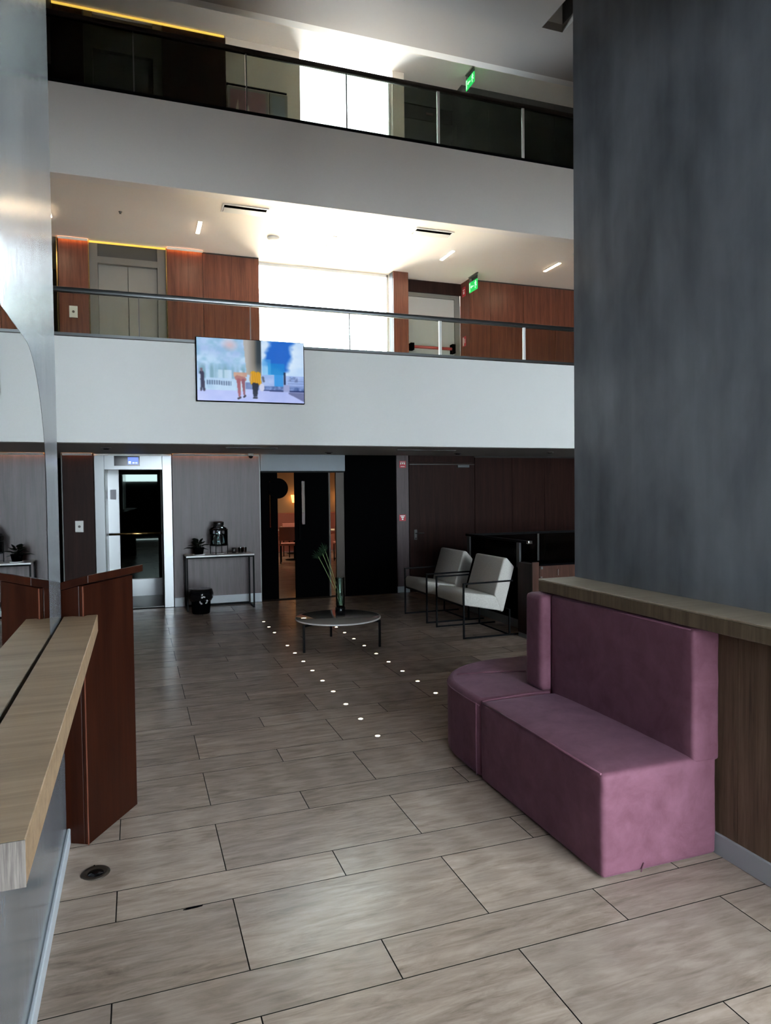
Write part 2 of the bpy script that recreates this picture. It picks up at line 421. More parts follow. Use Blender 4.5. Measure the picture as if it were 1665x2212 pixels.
m = MB().box(-3.5, 8.6, FY+0.12, 11.1, Z3, Z3+0.3); m.box(-3.5, 1.9, 11.1, 12.6, Z3, Z3+0.3); m.box(4.25, 8.6, 11.1, 11.45, Z3, Z3+0.3)
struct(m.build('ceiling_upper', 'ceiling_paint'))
def slab(zz): return MB().box(-3.5, 8.6, FY+0.16, 11.22, zz, zz+.29).box(-3.5, 1.76, 11.22, 12.6, zz, zz+.29).box(4.17, 8.6, 11.22, 12.6, zz, zz+.29)
def gfloor(zz, par): MB().box(-3.3, 8.4, FY+0.16, BK+.03, zz+.29, zz+.3).box(1.86, 4.07, BK+.03, 11.2, zz+.29, zz+.3).build('gallery_floor', 'gallery_warm_bounce' if zz < 4 else 'gallery_low_bounce', par)
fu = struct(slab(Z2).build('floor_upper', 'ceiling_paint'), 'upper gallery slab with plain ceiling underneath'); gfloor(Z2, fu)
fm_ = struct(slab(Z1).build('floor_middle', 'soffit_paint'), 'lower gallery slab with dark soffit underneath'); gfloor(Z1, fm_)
struct(B(1.7, 4.2, 11.22, 12.6, Z1, Z1+.2).build('ceiling_vestibule', 'dark_recess'))
struct(B(-3.5, 8.6, FY, FY+0.16, Z1, 3.51).build('wall_balcony_lower', 'white_paint', bevel=0.004, seg=1), 'wide white balcony front with the screen on it')
struct(B(-3.5, 8.6, FY, FY+0.16, 5.335, 6.345).build('wall_balcony_upper', 'balcony_warm_bounce', bevel=0.004, seg=1), 'upper white balcony front in shade')

struct(B(-3.5, 8.6, FAC_Y, 1.45, FAC_Z, FAC_Z+.3).build('ceiling_light_block', 'low_bounce_plaster'))  # unseen slab added to keep facade light off the upper balcony
# back walls, one backing per storey, panels as children
def backing(name, mat, rects, y0=BK+0.03, y1=BK+0.17):
    m = MB()
    for x0, x1, z0, z1 in rects: m.box(x0, x1, y0, y1, z0, z1)
    return struct(m.build(name, mat))
def panels(par, mat, xs, z0, z1, y=BK, th=0.028, gap=0.0025):
    for a, b_ in zip(xs[:-1], xs[1:]):
        B(a+gap, b_-gap, y, y+th, z0, z1).build('panel', mat, par, bevel=0.002, seg=1)
bl = backing('wall_back_lower', 'dark_recess', [(-1.0, -.57, 0, Z1), (.504, 1.815, 0, Z1), (4.09, 4.315, 0, Z1), (5.545, 8.5, 0, Z1), (4.315, 5.545, 2.185, Z1)])
panels(bl, 'walnut_dark_shaded', [-.985, -.575], 0.0, Z1-0.012)
panels(bl, 'walnut_grey_sheen', [.508, 1.812], 0.13, Z1-0.012)
panels(bl, 'walnut_grey_sheen', [4.092, 4.312], 0.10, Z1)
panels(bl, 'walnut_dark_shaded', [5.55, 6.28, 6.95, 7.62, 8.38], 0.0, Z1-0.03)
panels(bl, 'walnut_dark_shaded', [4.318, 5.542], 2.187, Z1)
struct(B(.512, 1.812, BK-.012, BK+.03, 0, .135).build('baseboard_back', 'skirting'))
struct(B(4.092, 4.312, BK-.012, BK+.03, 0, .105).build('baseboard_door', 'skirting'))
bm_ = backing('wall_back_middle', 'dark_recess', [(-1.0, -.576, Z1+.3, Z2), (.49, 1.86, Z1+.3, Z2), (4.07, 4.345, Z1+.3, Z2), (5.5, 8.5, Z1+.3, Z2)])
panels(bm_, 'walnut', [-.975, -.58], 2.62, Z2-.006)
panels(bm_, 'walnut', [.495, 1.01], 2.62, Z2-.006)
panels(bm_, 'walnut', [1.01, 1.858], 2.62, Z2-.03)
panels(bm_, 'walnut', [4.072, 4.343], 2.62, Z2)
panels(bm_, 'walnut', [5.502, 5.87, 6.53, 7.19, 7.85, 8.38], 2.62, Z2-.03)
B(5.47, 5.5, BK, 11.30, 2.62, Z2).build('return_panel', 'walnut', bm_)
B(4.345, 4.36, BK+.17, 11.30, 2.62, Z2).build('return_panel', 'walnut', bm_)
B(4.345, 5.47, 11.27, 11.35, 5.14, Z2).build('lintel_panel', 'walnut_dark_shaded', bm_)
bu = backing('wall_back_upper', 'dark_recess', [(-1.0, -.576, Z2+.3, Z3), (.49, 1.41, Z2+.3, Z3), (5.5, 8.5, Z2+.3, Z3)])
panels(bu, 'walnut_dark_shaded', [-.975, -.58], 5.66, Z3-.03)
panels(bu, 'walnut_dark_shaded', [.495, 1.405], 5.66, Z3-.03)
panels(bu, 'grey_metal_dark', [5.502, 5.87, 6.53, 7.19, 7.85, 8.38], 5.66, Z3-.005)
B(1.41, 2.545, BK, BK+.17, 5.66, Z3).build('plaster_panel', 'cream', bu)
B(4.098, 4.30, BK, BK+.17, 5.66, Z3).build('plaster_panel', 'cream', bu)
B(5.35, 5.5, BK, 11.30, 5.66, Z3).build('return_panel', 'grey_metal_dark', bu)
B(4.28, 4.303, 11.09, 11.35, 5.66, Z3).build('return_panel', 'grey_metal_dark', bu)
B(4.30, 5.5, 11.27, 11.35, 8.33, Z3).build('lintel_panel', 'grey_metal_dark', bu)
# thin metal edge trims beside the lifts and the openings
for i, (x, z0, z1) in enumerate(((-.575, 2.62, Z2-.01), (.488, 2.62, Z2-.01), (1.815, 0, Z1), (-.99, 2.62, Z2-.01), (-.995, 0, Z1))):
    struct(B(x-.007, x+.007, BK-.006, BK+.03, z0, z1).build('trim_%d' % (i+2), 'brass' if i in (0, 1, 3) else 'steel_dark'))
# dim corridor beyond the far end of the back wall, lift shafts, passage sides
m = MB().box(-3.4, -1.0, 12.5, 12.6, 0, 8.6); struct(m.build('wall_corridor', 'dark_recess'))
m = MB()
for z0, z1 in ((Z1+.3, Z2), (Z2+.3, Z3)): m.box(-.6, .52, 11.2, 11.3, z0, z1)
m.box(-1.02, -.62, 11.1, 12.5, 0, 8.6); m.box(.6, .66, 11.1, 12.5, 0, 2.3); m.box(-.62, .66, 12.45, 12.55, 0, 2.3)
struct(m.build('wall_shaft', 'dark_recess'))
m = MB().box(1.76, 1.86, BK+.17, 11.25, 2.6, Z2); m.box(4.07, 4.17, BK+.17, 11.25, 2.6, Z2)
m.box(1.76, 4.17, 11.15, 11.25, 2.6, 2.75)
struct(m.build('wall_passage', 'white_paint'))
m = MB().box(4.36, 5.47, 11.35, 11.45, 2.6, Z2); m.box(4.30, 5.5, 11.35, 11.45, 5.6, Z3); m.box(5.5, 8.5, 11.2, 11.3, 2.6, 8.6)
m.box(.5, 1.9, 11.2, 11.3, 5.6, 8.6)
struct(m.build('wall_backing', 'dark_recess'))
# windows of the two galleries
def gallery_window(name, x0, x1, y, z0, z1, n, fm):
    f = MB().box(x0, x1, y, y+.05, z0, z0+.05); f.box(x0, x1, y, y+.05, z1-.04, z1); f.box(x0, x0+.03, y, y+.05, z0, z1); f.box(x1-.03, x1, y, y+.05, z0, z1)
    o = struct(f.build(name, fm))
    d = (x1-x0)/n
    for i in range(n):
        B(x0+d*i+.012, x0+d*(i+1)-.012, y+.02, y+.03, z0+.05, z1-.04).build('pane', 'window_glass', o)
        if i: B(x0+d*i-.012, x0+d*i+.012, y, y+.05, z0, z1).build('mullion', fm, o)
    return o
gallery_window('window_2', 1.86, 4.07, 11.17, 2.75, Z2, 1, 'white_paint')
gallery_window('window_3', 2.545, 4.098, 11.04, 5.90, Z3-.05, 1, 'white_paint')
struct(MB().box(2.545, 4.098, BK, BK+.17, 5.6, 5.9).build('wall_sill', 'cream'))

# ------------------------------------------------------------------ pillars beside the camera
LX = -0.352
lp = struct(B(-1.15, LX, -2.4, 3.67, 0, ZA).build('wall_left_pillar', 'polished_concrete'), 'polished grey concrete pillar behind the mirror and shelf')
struct(B(-.352, -.336, -2.4, 3.69, 0, .075).build('baseboard_left', 'skirting', bevel=.004, seg=1))
rp = struct(B(2.612, 3.65, 1.25, 3.765, 1.146, ZA).build('wall_right_pillar', 'polished_concrete'), 'tall dark polished concrete pillar standing on the bar top')

# ------------------------------------------------------------------ bar counter and banquette
bar = thing('bar_counter', 'oak-topped bar counter running under the dark concrete pillar', 'counter', (2.51, 2.2, 0))
def lw(p, o): return tuple(a-b for a, b in zip(p, o))
bo = (2.51, 2.2, 0)
def LB(o, x0, x1, y0, y1, z0, z1): return B(x0-o[0], x1-o[0], y0-o[1], y1-o[1], z0-o[2], z1-o[2])
LB(bo, 2.352, 3.70, 1.2, 3.775, 1.070, 1.136).build('counter_edge', 'bar_oak', bar, bevel=.003, seg=1)
LB(bo, 2.352, 3.70, 1.2, 3.775, 1.136, 1.146).build('counter_top', 'bar_top', bar, bevel=.002, seg=1)
ys = [1.25, 1.76, 2.39, 3.02, 3.65]
for a, b_ in zip(ys[:-1], ys[1:]):
    LB(bo, 2.512, 2.535, a+.0015, b_-.0015, .10, 1.070).build('front_panel', 'bar_panel', bar)
LB(bo, 2.535, 3.65, 1.25, 3.65, 0.0, 1.070).build('body', 'bar_panel', bar)
LB(bo, 2.500, 2.535, 1.25, 3.65, 0.0, .10).build('skirting', 'stone_base', bar, bevel=.003, seg=1)

bq = thing('banquette', 'dusty pink velvet banquette with straight seat and tall back against the bar', 'bench', (2.18, 3.06, 0))
qo = (2.18, 3.06, 0)
sb = MB()
x0, x1, y0, y1, h = 1.865-qo[0], 2.495-qo[0], 2.49-qo[1], 3.630-qo[1], .468
def softblock(x0, x1, y0, y1, z0, z1, nx, ny, nz, crown=.012, r=.03, wob=.004, seed=1):
    m = MB(); rnd = random.Random(seed); idx = {}
    def pt(i, j, k):
        if (i, j, k) in idx: return idx[(i, j, k)]
        u, v, w_ = i/nx, j/ny, k/nz
        x, y, z = x0+(x1-x0)*u, y0+(y1-y0)*v, z0+(z1-z0)*w_
        bul = math.sin(math.pi*u)*math.sin(math.pi*v)
        if k == nz: z += crown*bul**.6
        if i == 0: x -= crown*.5*math.sin(math.pi*v)*math.sin(math.pi*w_)
        if i == nx: x += crown*.5*math.sin(math.pi*v)*math.sin(math.pi*w_)
        if j == 0: y -= crown*.5*math.sin(math.pi*u)*math.sin(math.pi*w_)
        if j == ny: y += crown*.3*math.sin(math.pi*u)*math.sin(math.pi*w_)
        if 0 < k: x += rnd.uniform(-wob, wob); y += rnd.uniform(-wob, wob); z += rnd.uniform(-wob, wob)*.6
        idx[(i, j, k)] = len(m.v); m.v.append((x, y, z)); return idx[(i, j, k)]
    for i in range(nx):
        for j in range(ny):
            m.quad([pt(i, j, nz), pt(i+1, j, nz), pt(i+1, j+1, nz), pt(i, j+1, nz)], True)
            m.quad([pt(i, j, 0), pt(i, j+1, 0), pt(i+1, j+1, 0), pt(i+1, j, 0)], True)
    for i in range(nx):
        for k in range(nz):
            m.quad([pt(i, 0, k), pt(i+1, 0, k), pt(i+1, 0, k+1), pt(i, 0, k+1)], True)
            m.quad([pt(i+1, ny, k), pt(i, ny, k), pt(i, ny, k+1), pt(i+1, ny, k+1)], True)
    for j in range(ny):
        for k in range(nz):
            m.quad([pt(0, j+1, k), pt(0, j, k), pt(0, j, k+1), pt(0, j+1, k+1)], True)
            m.quad([pt(nx, j, k), pt(nx, j+1, k), pt(nx, j+1, k+1), pt(nx, j, k+1)], True)
    return m
def soft(name, mat, par, m, r=.02):
    o = m.build(name, mat, par, bevel=0)
    o.data.update()
    bv = o.modifiers.new('round', 'BEVEL'); bv.width = r; bv.segments = 3; bv.limit_method = 'ANGLE'; bv.angle_limit = math.radians(55)
    return o
soft('seat_block', 'pink_velvet', bq, softblock(x0, x1, y0, y1, .008, h, 10, 18, 8, .016, wob=.0022, seed=3), .022)
MB().tube([(x0+.006, y0+.02, h-.003), (x0+.004, (y0+y1)/2, h+.001), (x0+.006, y1-.01, h-.003)], .0055, 6).build('piping', 'pink_velvet', bq)
MB().tube([(x0+.012, y1-.002, h), ((x0+x1)/2, y1-.002, h+.012), (x1-.16, y1-.002, h+.004)], .005, 6).build('piping', 'pink_velvet', bq)
soft('backrest', 'pink_velvet', bq, softblock(2.355-qo[0], 2.508-qo[0], 2.488-qo[1], 3.645-qo[1],   .445, 1.062, 4, 16, 10, .004, wob=.0016, seed=5), .018)
MB().tube([(2.362-qo[0], 2.51-qo[1], 1.054), (2.360-qo[0], 3.62-qo[1], 1.054)], .005, 6).build('piping', 'pink_velvet', bq)
for yy in (2.57,):
    MB().tube([(2.06-qo[0], 2.482-qo[1], .012), (2.075-qo[0], 2.481-qo[1], .05)], .003, 5).build('tuck', 'pink_velvet', bq)

cs = thing('banquette_corner', 'rounded pink velvet corner seat wrapping the far end of the bar', 'bench', (2.3, 4.05, 0))
co = (2.3, 4.05)
pts = [(1.865, 3.642), (1.862, 3.80), (1.866, 3.97)]
for i in range(1, 13):
    a = math.pi - (math.pi/2)*i/12
    pts.append((2.46+.594*math.cos(a), 3.97+.56*math.sin(a)))
pts += [(2.95, 4.53), (2.95, 3.87), (2.50, 3.87), (2.50, 3.642)]
pts = [(a-co[0], b_-co[1]) for a, b_ in pts]
o = MB().prism(pts, .008, .472).build('seat_block', 'pink_velvet', cs)
bv = o.modifiers.new('round', 'BEVEL'); bv.width = .035; bv.segments = 4; bv.limit_method = 'ANGLE'; bv.angle_limit = math.radians(40)
for p in o.data.polygons: p.use_smooth = True
try: o.data.set_sharp_from_angle(angle=math.radians(50))
except Exception: pass
MB().tube([(a, b_, .440) for a, b_ in pts[0:16]], .005, 6).build('piping', 'pink_velvet', cs)
MB().tube([(1.858-co[0], 3.668-co[1], .02), (1.856-co[0], 3.668-co[1], .25), (1.858-co[0], 3.668-co[1], .45)], .004, 6).build('seam', 'pink_velvet', cs)
o = softblock(2.295-co[0], 2.95-co[0], 3.652-co[1], 3.845-co[1], .470, 1.058, 8, 4, 10, .004, wob=.0012, seed=9)
soft('backrest', 'pink_velvet', cs, o, .03)
MB().tube([(1.99-co[0], 4.2-co[1], .476), (2.2-co[0], 4.16-co[1], .480), (2.45-co[0], 4.10-co[1], .478)], .004, 6).build('seam', 'pink_velvet', cs)

# ------------------------------------------------------------------ shelf and arched mirror on the pillar
sh = thing('wall_shelf', 'pale oak ledge fixed along the polished concrete pillar below the mirror', 'shelf', (-.26, 2.5, 1.03))
so = (-.26, 2.5, 1.03)
LB(so, -.342, -.190, 1.312, 3.672, 1.034, 1.115).build('board', 'oak_shelf', sh, bevel=.002, seg=1)
LB(so, -.342, -.190, 1.309, 1.312, 1.034, 1.115).build('end_face', 'oak_end', sh)
for yy in (1.7, 2.6, 3.4): LB(so, -.352, -.25, yy-.02, yy+.02, 1.02, 1.034).build('bracket', 'black_metal', sh)
mi = thing('wall_mirror', 'frameless rounded-top mirror standing above the oak ledge', 'mirror', (-.352, 2.34, 1.1))
my0, my1, mz0, mz1, mr = 1.50, 3.175, 1.10, 2.235, .50
mp = [(my0, mz0), (my1, mz0)]
for i in range(0, 17):
    a = (math.pi/2)*i/16; mp.append((my1-mr+mr*math.cos(a), mz1-mr+mr*math.sin(a)))
for i in range(0, 17):
    a = math.pi/2+(math.pi/2)*i/16; mp.append((my0+mr+mr*math.cos(a), mz1-mr+mr*math.sin(a)))
mp2 = [(a-2.34, b_-1.1) for a, b_ in mp]
MB().prism_x(mp2, 0.0, .0045).build('mirror_glass', 'mirror', mi)
edge = [(.003, a, b_) for a, b_ in mp2] + [(.003, *mp2[0])]
MB().tube(edge, .0022, 5).build('edge', 'steel_dark', mi)

# ------------------------------------------------------------------ lectern
lc = thing('lectern', 'dark mahogany lectern with slanted top beside the pillar', 'lectern', (-.252, 3.641, 0), math.radians(60.1))
# local x runs along the front panel, local y towards the speaker
B(0, .448, 0, .02, .0, 1.262).build('front_panel', 'mahogany', lc, bevel=.002, seg=1)
MB().prism_x([(.0225, 0), (.36, 0), (.36, 1.176), (.0225, 1.262)], 0, .02).build('side_panel', 'mahogany', lc, bevel=.002, seg=1)
MB().prism_x([(.0225, 0), (.36, 0), (.36, 1.176), (.0225, 1.262)], .428, .448).build('side_panel', 'mahogany', lc, bevel=.002, seg=1)
B(.02, .428, .03, .35, .70, .72).build('inner_shelf', 'mahogany', lc)
tp = MB().prism_x([(-.045, 1.280), (-.045, 1.318), (.40, 1.205), (.40, 1.167)], -.025, .478)
tp.build('top_board', 'mahogany', lc, bevel=.002, seg=1)
B(-.002, .002, -.002, .003, 0, 1.26).build('edge_band', 'walnut', lc)

# ------------------------------------------------------------------ glass balustrades of the galleries
def balustrade(name, label, zb, zr, dark):
    t = thing(name, label, 'railing', (2.6, FY+.06, zb), group='gallery balustrades')
    X0, X1 = -3.28, 8.38
    m1 = 'black_metal' if dark else 'chrome'
    B(X0-2.6, X1-2.6, -.045, .045, 0, .045).build('base_rail', 'black_metal' if dark else 'steel', t)
    if not dark: B(X0-2.6, X1-2.6, -.047, -.043, -.02, .012).build('base_trim', 'bronze_metal', t)
    B(X0-2.6, X1-2.6, -.032, .032, zr-zb-.055, zr-zb).build('handrail', 'bronze_metal' if dark else 'steel', t, bevel=.008, seg=2)
    x = .072-1.299*3
    while x < X1:
        a, b_ = max(x, X0), min(x+1.299, X1)
        if b_-a > .2:
            B(a+.008-2.6, b_-.008-2.6, -.007, .007, .045, zr-zb-.055).build('glass_pane', 'rail_glass_dark' if dark else 'rail_glass', t)
        x += 1.299
    for i, xj in enumerate((.072, 1.38, 2.666, 3.96, 5.27)):
        wd = .018 if i >= 3 else .006
        B(xj-wd-2.6, xj+wd-2.6, -.012, .012, .04, zr-zb-.05).build('post', 'white_plastic' if i >= 3 else ('steel_dark' if dark or i != 1 else 'steel'), t)
    return t
balustrade('balustrade', 'steel and clear glass railing above the white balcony with the screen', 3.51, 4.075, False)
balustrade('balustrade', 'dark-railed dark-tinted glass balustrade of the top gallery', 6.345, 7.16, True)

# ------------------------------------------------------------------ television
tv = thing('television', 'flat television showing two people walking, hung over the balcony edge', 'television', (1.367, FY-.047, 2.813))
TW, TH = 1.325, .770
B(-TW/2, TW/2, -.012, .03, 0, TH).build('housing', 'black', tv, bevel=.004, seg=1)
B(-.2, .2, .03, .045, .2, .55).build('wall_bracket', 'black_metal', tv)
_tr = random.Random(11); _G = [[_tr.random() for _ in range(40)] for _ in range(40)]
def vn(x, y):
    x %= 39; y %= 39; i, j = int(x), int(y); fx, fy = x-i, y-j; fx = fx*fx*(3-2*fx); fy = fy*fy*(3-2*fy)
    a = _G[j][i]*(1-fx)+_G[j][(i+1) % 40]*fx; b = _G[(j+1) % 40][i]*(1-fx)+_G[(j+1) % 40][(i+1) % 40]*fx
    return a*(1-fy)+b*fy
def fb(x, y): return .55*vn(x, y)+.3*vn(2.1*x+5, 2.1*y+3)+.15*vn(4.3*x+9, 4.3*y+1)
def mixt(a, b, k): k = max(0., min(1., k)); return tuple(p*(1-k)+q*k for p, q in zip(a, b))
def tvcol(u, v):   # colours of the moving picture, u across and v down
    n = fb(u*7, v*6); n2 = fb(u*16+3, v*12+2)
    c = mixt((.60, .70, .90), (.74, .86, .97), n*1.3)
    if u < .46:
        c = mixt(c, (.52, .72, .84), (n2-.35)*1.6*(1 if v < .5 else .5))
        d = math.hypot((u-.30)/.09, (v-.10)/.12); c = mixt(c, (.84, .72, .74), (1-d)*.9+.2*(n-.5))
        if v > .40: c = mixt(c, (.50, .66, .74), (fb(u*22, 3.3)-.35)*4*min(1, (v-.38)*7)*(1 if v < .64 else 0))
        if v > .50 and .18 < u < .42 and fb(u*30, 1.5) > .55: c = mixt(c, (.80, .90, .98), .7)
    if u > .585:
        c = mixt((.66, .80, .96), (.86, .93, 1.0), n*1.2)
        d = math.hypot((u-.77)/.155, (v-.22)/.34)+(n-.5)*.9
        c = mixt(c, (.12, .40, .80), (1.05-d)*3.2)
        if .655 < u < .815 and .36 < v < .55: c = mixt(c, (.05, .50, .82), .9)
        if .60 < u < .68 and .30 < v < .56: c = mixt(c, (.35, .70, .92), .5)
        if v > .555: c = mixt((.56, .68, .90), (.70, .78, .95), n2)
        if .715 < u < .80 and .55 < v < .77: c = mixt(c, (.14, .56, .88), .85)
        if v > .60 and u > .84: c = mixt(c, (.42, .50, .72), .6*(.5+.5*math.sin(v*150)))
        if .86 < u < .94 and .57 < v < .66: c = mixt(c, (.30, .36, .52), 1.6*(fb(u*60, v*40)-.35))
    if .425+.05*v < u < .59 and v < .56:
        k = (u-.425)/.165
        c = mixt((.70, .69, .68), (.48, .46, .43), (k-.2)*2.4); c = mixt(c, (.20, .24, .27), (k-.60)*5)
        c = mixt(c, (.66, .64, .60), (v-.36)*3.0)
    if .08 < u < .355 and .625+.04*u < v < .83:
        c = mixt((.62, .76, .90), (.78, .88, .98), n2)
        if .665+.05*u < v < .735+.05*u and u < .31: c = mixt(c, (.30, .38, .52), .5+.6*math.sin(u*290))
    if v > .83-.05*(u > .45): c = mixt((.64, .70, .93), (.76, .80, .98), n)
    if .44 < u < .60 and .69 < v < .80: c = mixt((.36, .44, .64), (.52, .60, .80), n2)
    if u > .59 and .735 < v < .795: c = mixt((.24, .34, .56), (.56, .66, .88), fb(u*50, v*20)*1.5-.3)
    if u > .60 and .797 < v < .815+.02*(u-.6): c = (.14, .20, .40)
    if u > .85 and .83 < v < .85+.85*(u-.85): c = mixt((.36, .40, .58), (.48, .50, .66), n)
    if .80 < u < .86 and .70 < v < .82: c = (.60, .64, .82)
    if .805 < u < .823 and .50 < v < .70: c = mixt((.06, .10, .22), c, .1)
    def limb(x0, y0, x1, y1, w0, w1):
        dx, dy = x1-x0, (y1-y0)*.6; L2 = dx*dx+dy*dy; t = max(0, min(1, ((u-x0)*dx+(v-y0)*.6*dy)/L2))
        return math.hypot(u-x0-dx*t, (v-y0)*.6-dy*t) < w0+(w1-w0)*t
    # bystander at the edge of the picture
    if limb(.042, .56, .050, .72, .020, .017) or limb(.055, .70, .062, .84, .014, .009) or limb(.045, .72, .035, .84, .011, .008): c = (.20, .20, .31)
    if limb(.020, .60, .012, .82, .012, .010): c = (.74, .84, .95)
    if limb(.040, .50, .041, .525, .011, .011): c = (.44, .38, .44)
    # first walker
    if .33 < u < .455 and .53 < v < .60: c = mixt((.84, .70, .60), (.72, .56, .52), n2)
    if limb(.365, .62, .425, .64, .024, .024): c = (.68, .47, .46)
    if limb(.378, .66, .383, .91, .019, .010): c = (.62, .36, .40)
    if limb(.420, .66, .428, .88, .017, .009): c = (.55, .34, .40)
    if limb(.372, .955, .392, .935, .008, .008) or limb(.425, .925, .437, .905, .008, .008): c = (.13, .08, .13)
    # second walker
    if limb(.515, .55, .520, .68, .030, .034) or limb(.560, .55, .560, .68, .024, .030): c = mixt((.92, .70, .08), (.72, .50, .08), .5+.5*math.sin(u*330+n*6))
    if limb(.490, .55, .486, .66, .010, .007): c = (.76, .60, .42)
    if limb(.522, .72, .524, .90, .020, .011) or limb(.548, .72, .540, .90, .016, .010): c = (.06, .09, .19)
    if limb(.518, .935, .545, .935, .008, .008): c = (.05, .05, .11)
    if math.hypot((u-.594)/.026, (v-.76)/.065) < 1: c = (.80, .82, .92)
    if limb(.605, .60, .612, .66, .012, .010): c = (.36, .40, .50)
    return c
m, t_, b_s = newmat('tv_screen')
at_ = N(t_, 'ShaderNodeAttribute', attribute_name='picture'); L(t_, at_.outputs['Color'], b_s.inputs['Emission Color'])
b_s.inputs['Emission Strength'].default_value = 0.95; b_s.inputs['Base Color'].default_value = (.01, .01, .012, 1); b_s.inputs['Roughness'].default_value = .15
NU, NV = 220, 128
sv = [((i/NU-.5)*(TW-.02), -.0135, .010+(TH-.016)*(1-j/NV)) for j in range(NV+1) for i in range(NU+1)]
sf = [(j*(NU+1)+i, (j+1)*(NU+1)+i, (j+1)*(NU+1)+i+1, j*(NU+1)+i+1) for j in range(NV) for i in range(NU)]
me = bpy.data.meshes.new('screen'); me.from_pydata(sv, [], sf); me.update()
ca = me.color_attributes.new('picture', 'FLOAT_COLOR', 'CORNER')
def lin(x): return x/12.92 if x <= .04045 else ((x+.055)/1.055)**2.4
dat = []
raw = [[tvcol((i+.5)/NU, (j+.5)/NV) for i in range(NU)] for j in range(NV)]
for _ in range(2):
    raw = [[tuple(sum(raw[min(NV-1, max(0, j+b))][min(NU-1, max(0, i+a))][k]*w for a, b, w in ((0, 0, .4), (1, 0, .15), (-1, 0, .15), (0, 1, .15), (0, -1, .15))) for k in range(3)) for i in range(NU)] for j in range(NV)]
for j in range(NV):
    for i in range(NU):
        c_ = raw[j][i]; dat += [lin(c_[0]), lin(c_[1]), lin(c_[2]), 1.0]*4
ca.data.foreach_set('color', dat)
so_ = bpy.data.objects.new('screen', me); COL.objects.link(so_); so_.parent = tv; me.materials.append(MATS['tv_screen'])

# ------------------------------------------------------------------ lifts
def frame_lift(name, label, zb, zt, zdoor):
    t = thing(name, label, 'elevator', (-.035, BK, zb)); o_ = (-.035, BK, zb)
    return t, o_
el, eo = frame_lift('elevator', 'open steel lift on the lower floor with brass handrail and mirror inside', 0, 2.28, 2.06)
LB(eo, -.568, -.432, BK-.015, BK+.10, 0, 2.285).build('frame_post', 'steel', el, bevel=.004, seg=1)
LB(eo, .369, .502, BK-.015, BK+.10, 0, 2.285).build('frame_post', 'steel', el, bevel=.004, seg=1)
hd = LB(eo, -.432, .369, BK-.015, BK+.10, 2.062, 2.285).build('header', 'steel', el, bevel=.003, seg=1)
LB(eo, -.57, .50, BK-.02, BK-.012, 2.265, 2.29).build('top_strip', 'white_plastic', el)
dp = LB(eo, -.296, .057, BK-.022, BK-.012, 2.118, 2.262).build('display_panel', 'black_gloss', el)
LB(eo, -.107, .038, BK-.025, BK-.021, 2.14, 2.243).build('display', 'screen_blue', dp)
LB(eo, -.098, -.066, BK-.027, BK-.024, 2.15, 2.185).build('readout', 'screen_text', dp)
for i in range(2): LB(eo, -.045+i*.04, -.015+i*.04, BK-.027, BK-.024, 2.152, 2.170).build('readout', 'screen_text', dp)
LB(eo, -.46, .40, BK+.10, 12.36, -.003, .012).build('cab_floor', 'steel_dark', el)
LB(eo, -.47, -.435, BK+.12, 12.36, .012, 2.3).build('cab_wall', 'steel', el)
LB(eo, .40, .43, BK+.12, 12.36, .012, 2.3).build('cab_wall', 'steel', el)
LB(eo, -.435, -.27, 12.22, 12.36, .012, 2.3).build('cab_wall', 'steel', el)
LB(eo, -.27, .40, 12.30, 12.36, .012, 2.3).build('cab_wall', 'steel_dark', el)
LB(eo, -.265, .38, 12.285, 12.30, .30, 2.18).build('cab_mirror', 'cab_mirror', el)
LB(eo, -.265, .38, 12.27, 12.30, .012, .29).build('kick_panel', 'steel', el)
MB().tube([(-.43+.035, 12.19-BK, 1.05), (.39+.035, 12.19-BK, 1.05)], .018, 10).build('handrail', 'brass', el)
LB(eo, -.40, -.31, 12.212, 12.22, 1.62, 1.78).build('notice_plate', 'tag_grey', el)
LB(eo, -.46, .40, BK+.12, 12.36, 2.295, 2.31).build('cab_ceiling', 'white_plastic', el)
LB(eo, -.2, .2, 11.3, 12.0, 2.285, 2.296).build('cab_light', 'lamp_cab', el)
LB(eo, -.434, -.425, BK+.02, BK+.06, .0, 2.06).build('door_edge', 'steel_dark', el)

def shut_lift(label, zb, zt, mats):
    t = thing('elevator', label, 'elevator', (-.045, BK, zb)); o_ = (-.045, BK, zb); zo = zb+2.45
    LB(o_, -.572, -.46, BK+.05, BK+.16, zb, zt).build('frame_post', mats[0], t)
    LB(o_, .362, .485, BK+.05, BK+.16, zb, zt).build('frame_post', mats[0], t)
    LB(o_, -.46, .362, BK+.05, BK+.16, zo, zt-.20).build('header', mats[0], t)
    LB(o_, -.46, .362, BK+.10, BK+.16, zt-.20, zt).build('shadow_panel', mats[2], t)  # dark panel paints the shade above the lift doors
    LB(o_, -.458, -.053, BK+.13, BK+.16, zb, zo+.01).build('door_leaf', mats[1], t, bevel=.003, seg=1)
    LB(o_, -.047, .360, BK+.12, BK+.15, zb, zo+.01).build('door_leaf', mats[1], t, bevel=.003, seg=1)
    return t
shut_lift('closed grey lift doors on the gallery behind the clear railing', 2.6, Z2, ('grey_metal', 'grey_door', 'grey_metal_dark'))
shut_lift('closed lift doors in the dark on the top gallery', 5.645, Z3, ('grey_metal_dark', 'grey_metal_dark', 'dark_recess'))  # darker copies of the lower lift's finishes, gloom put into the colour

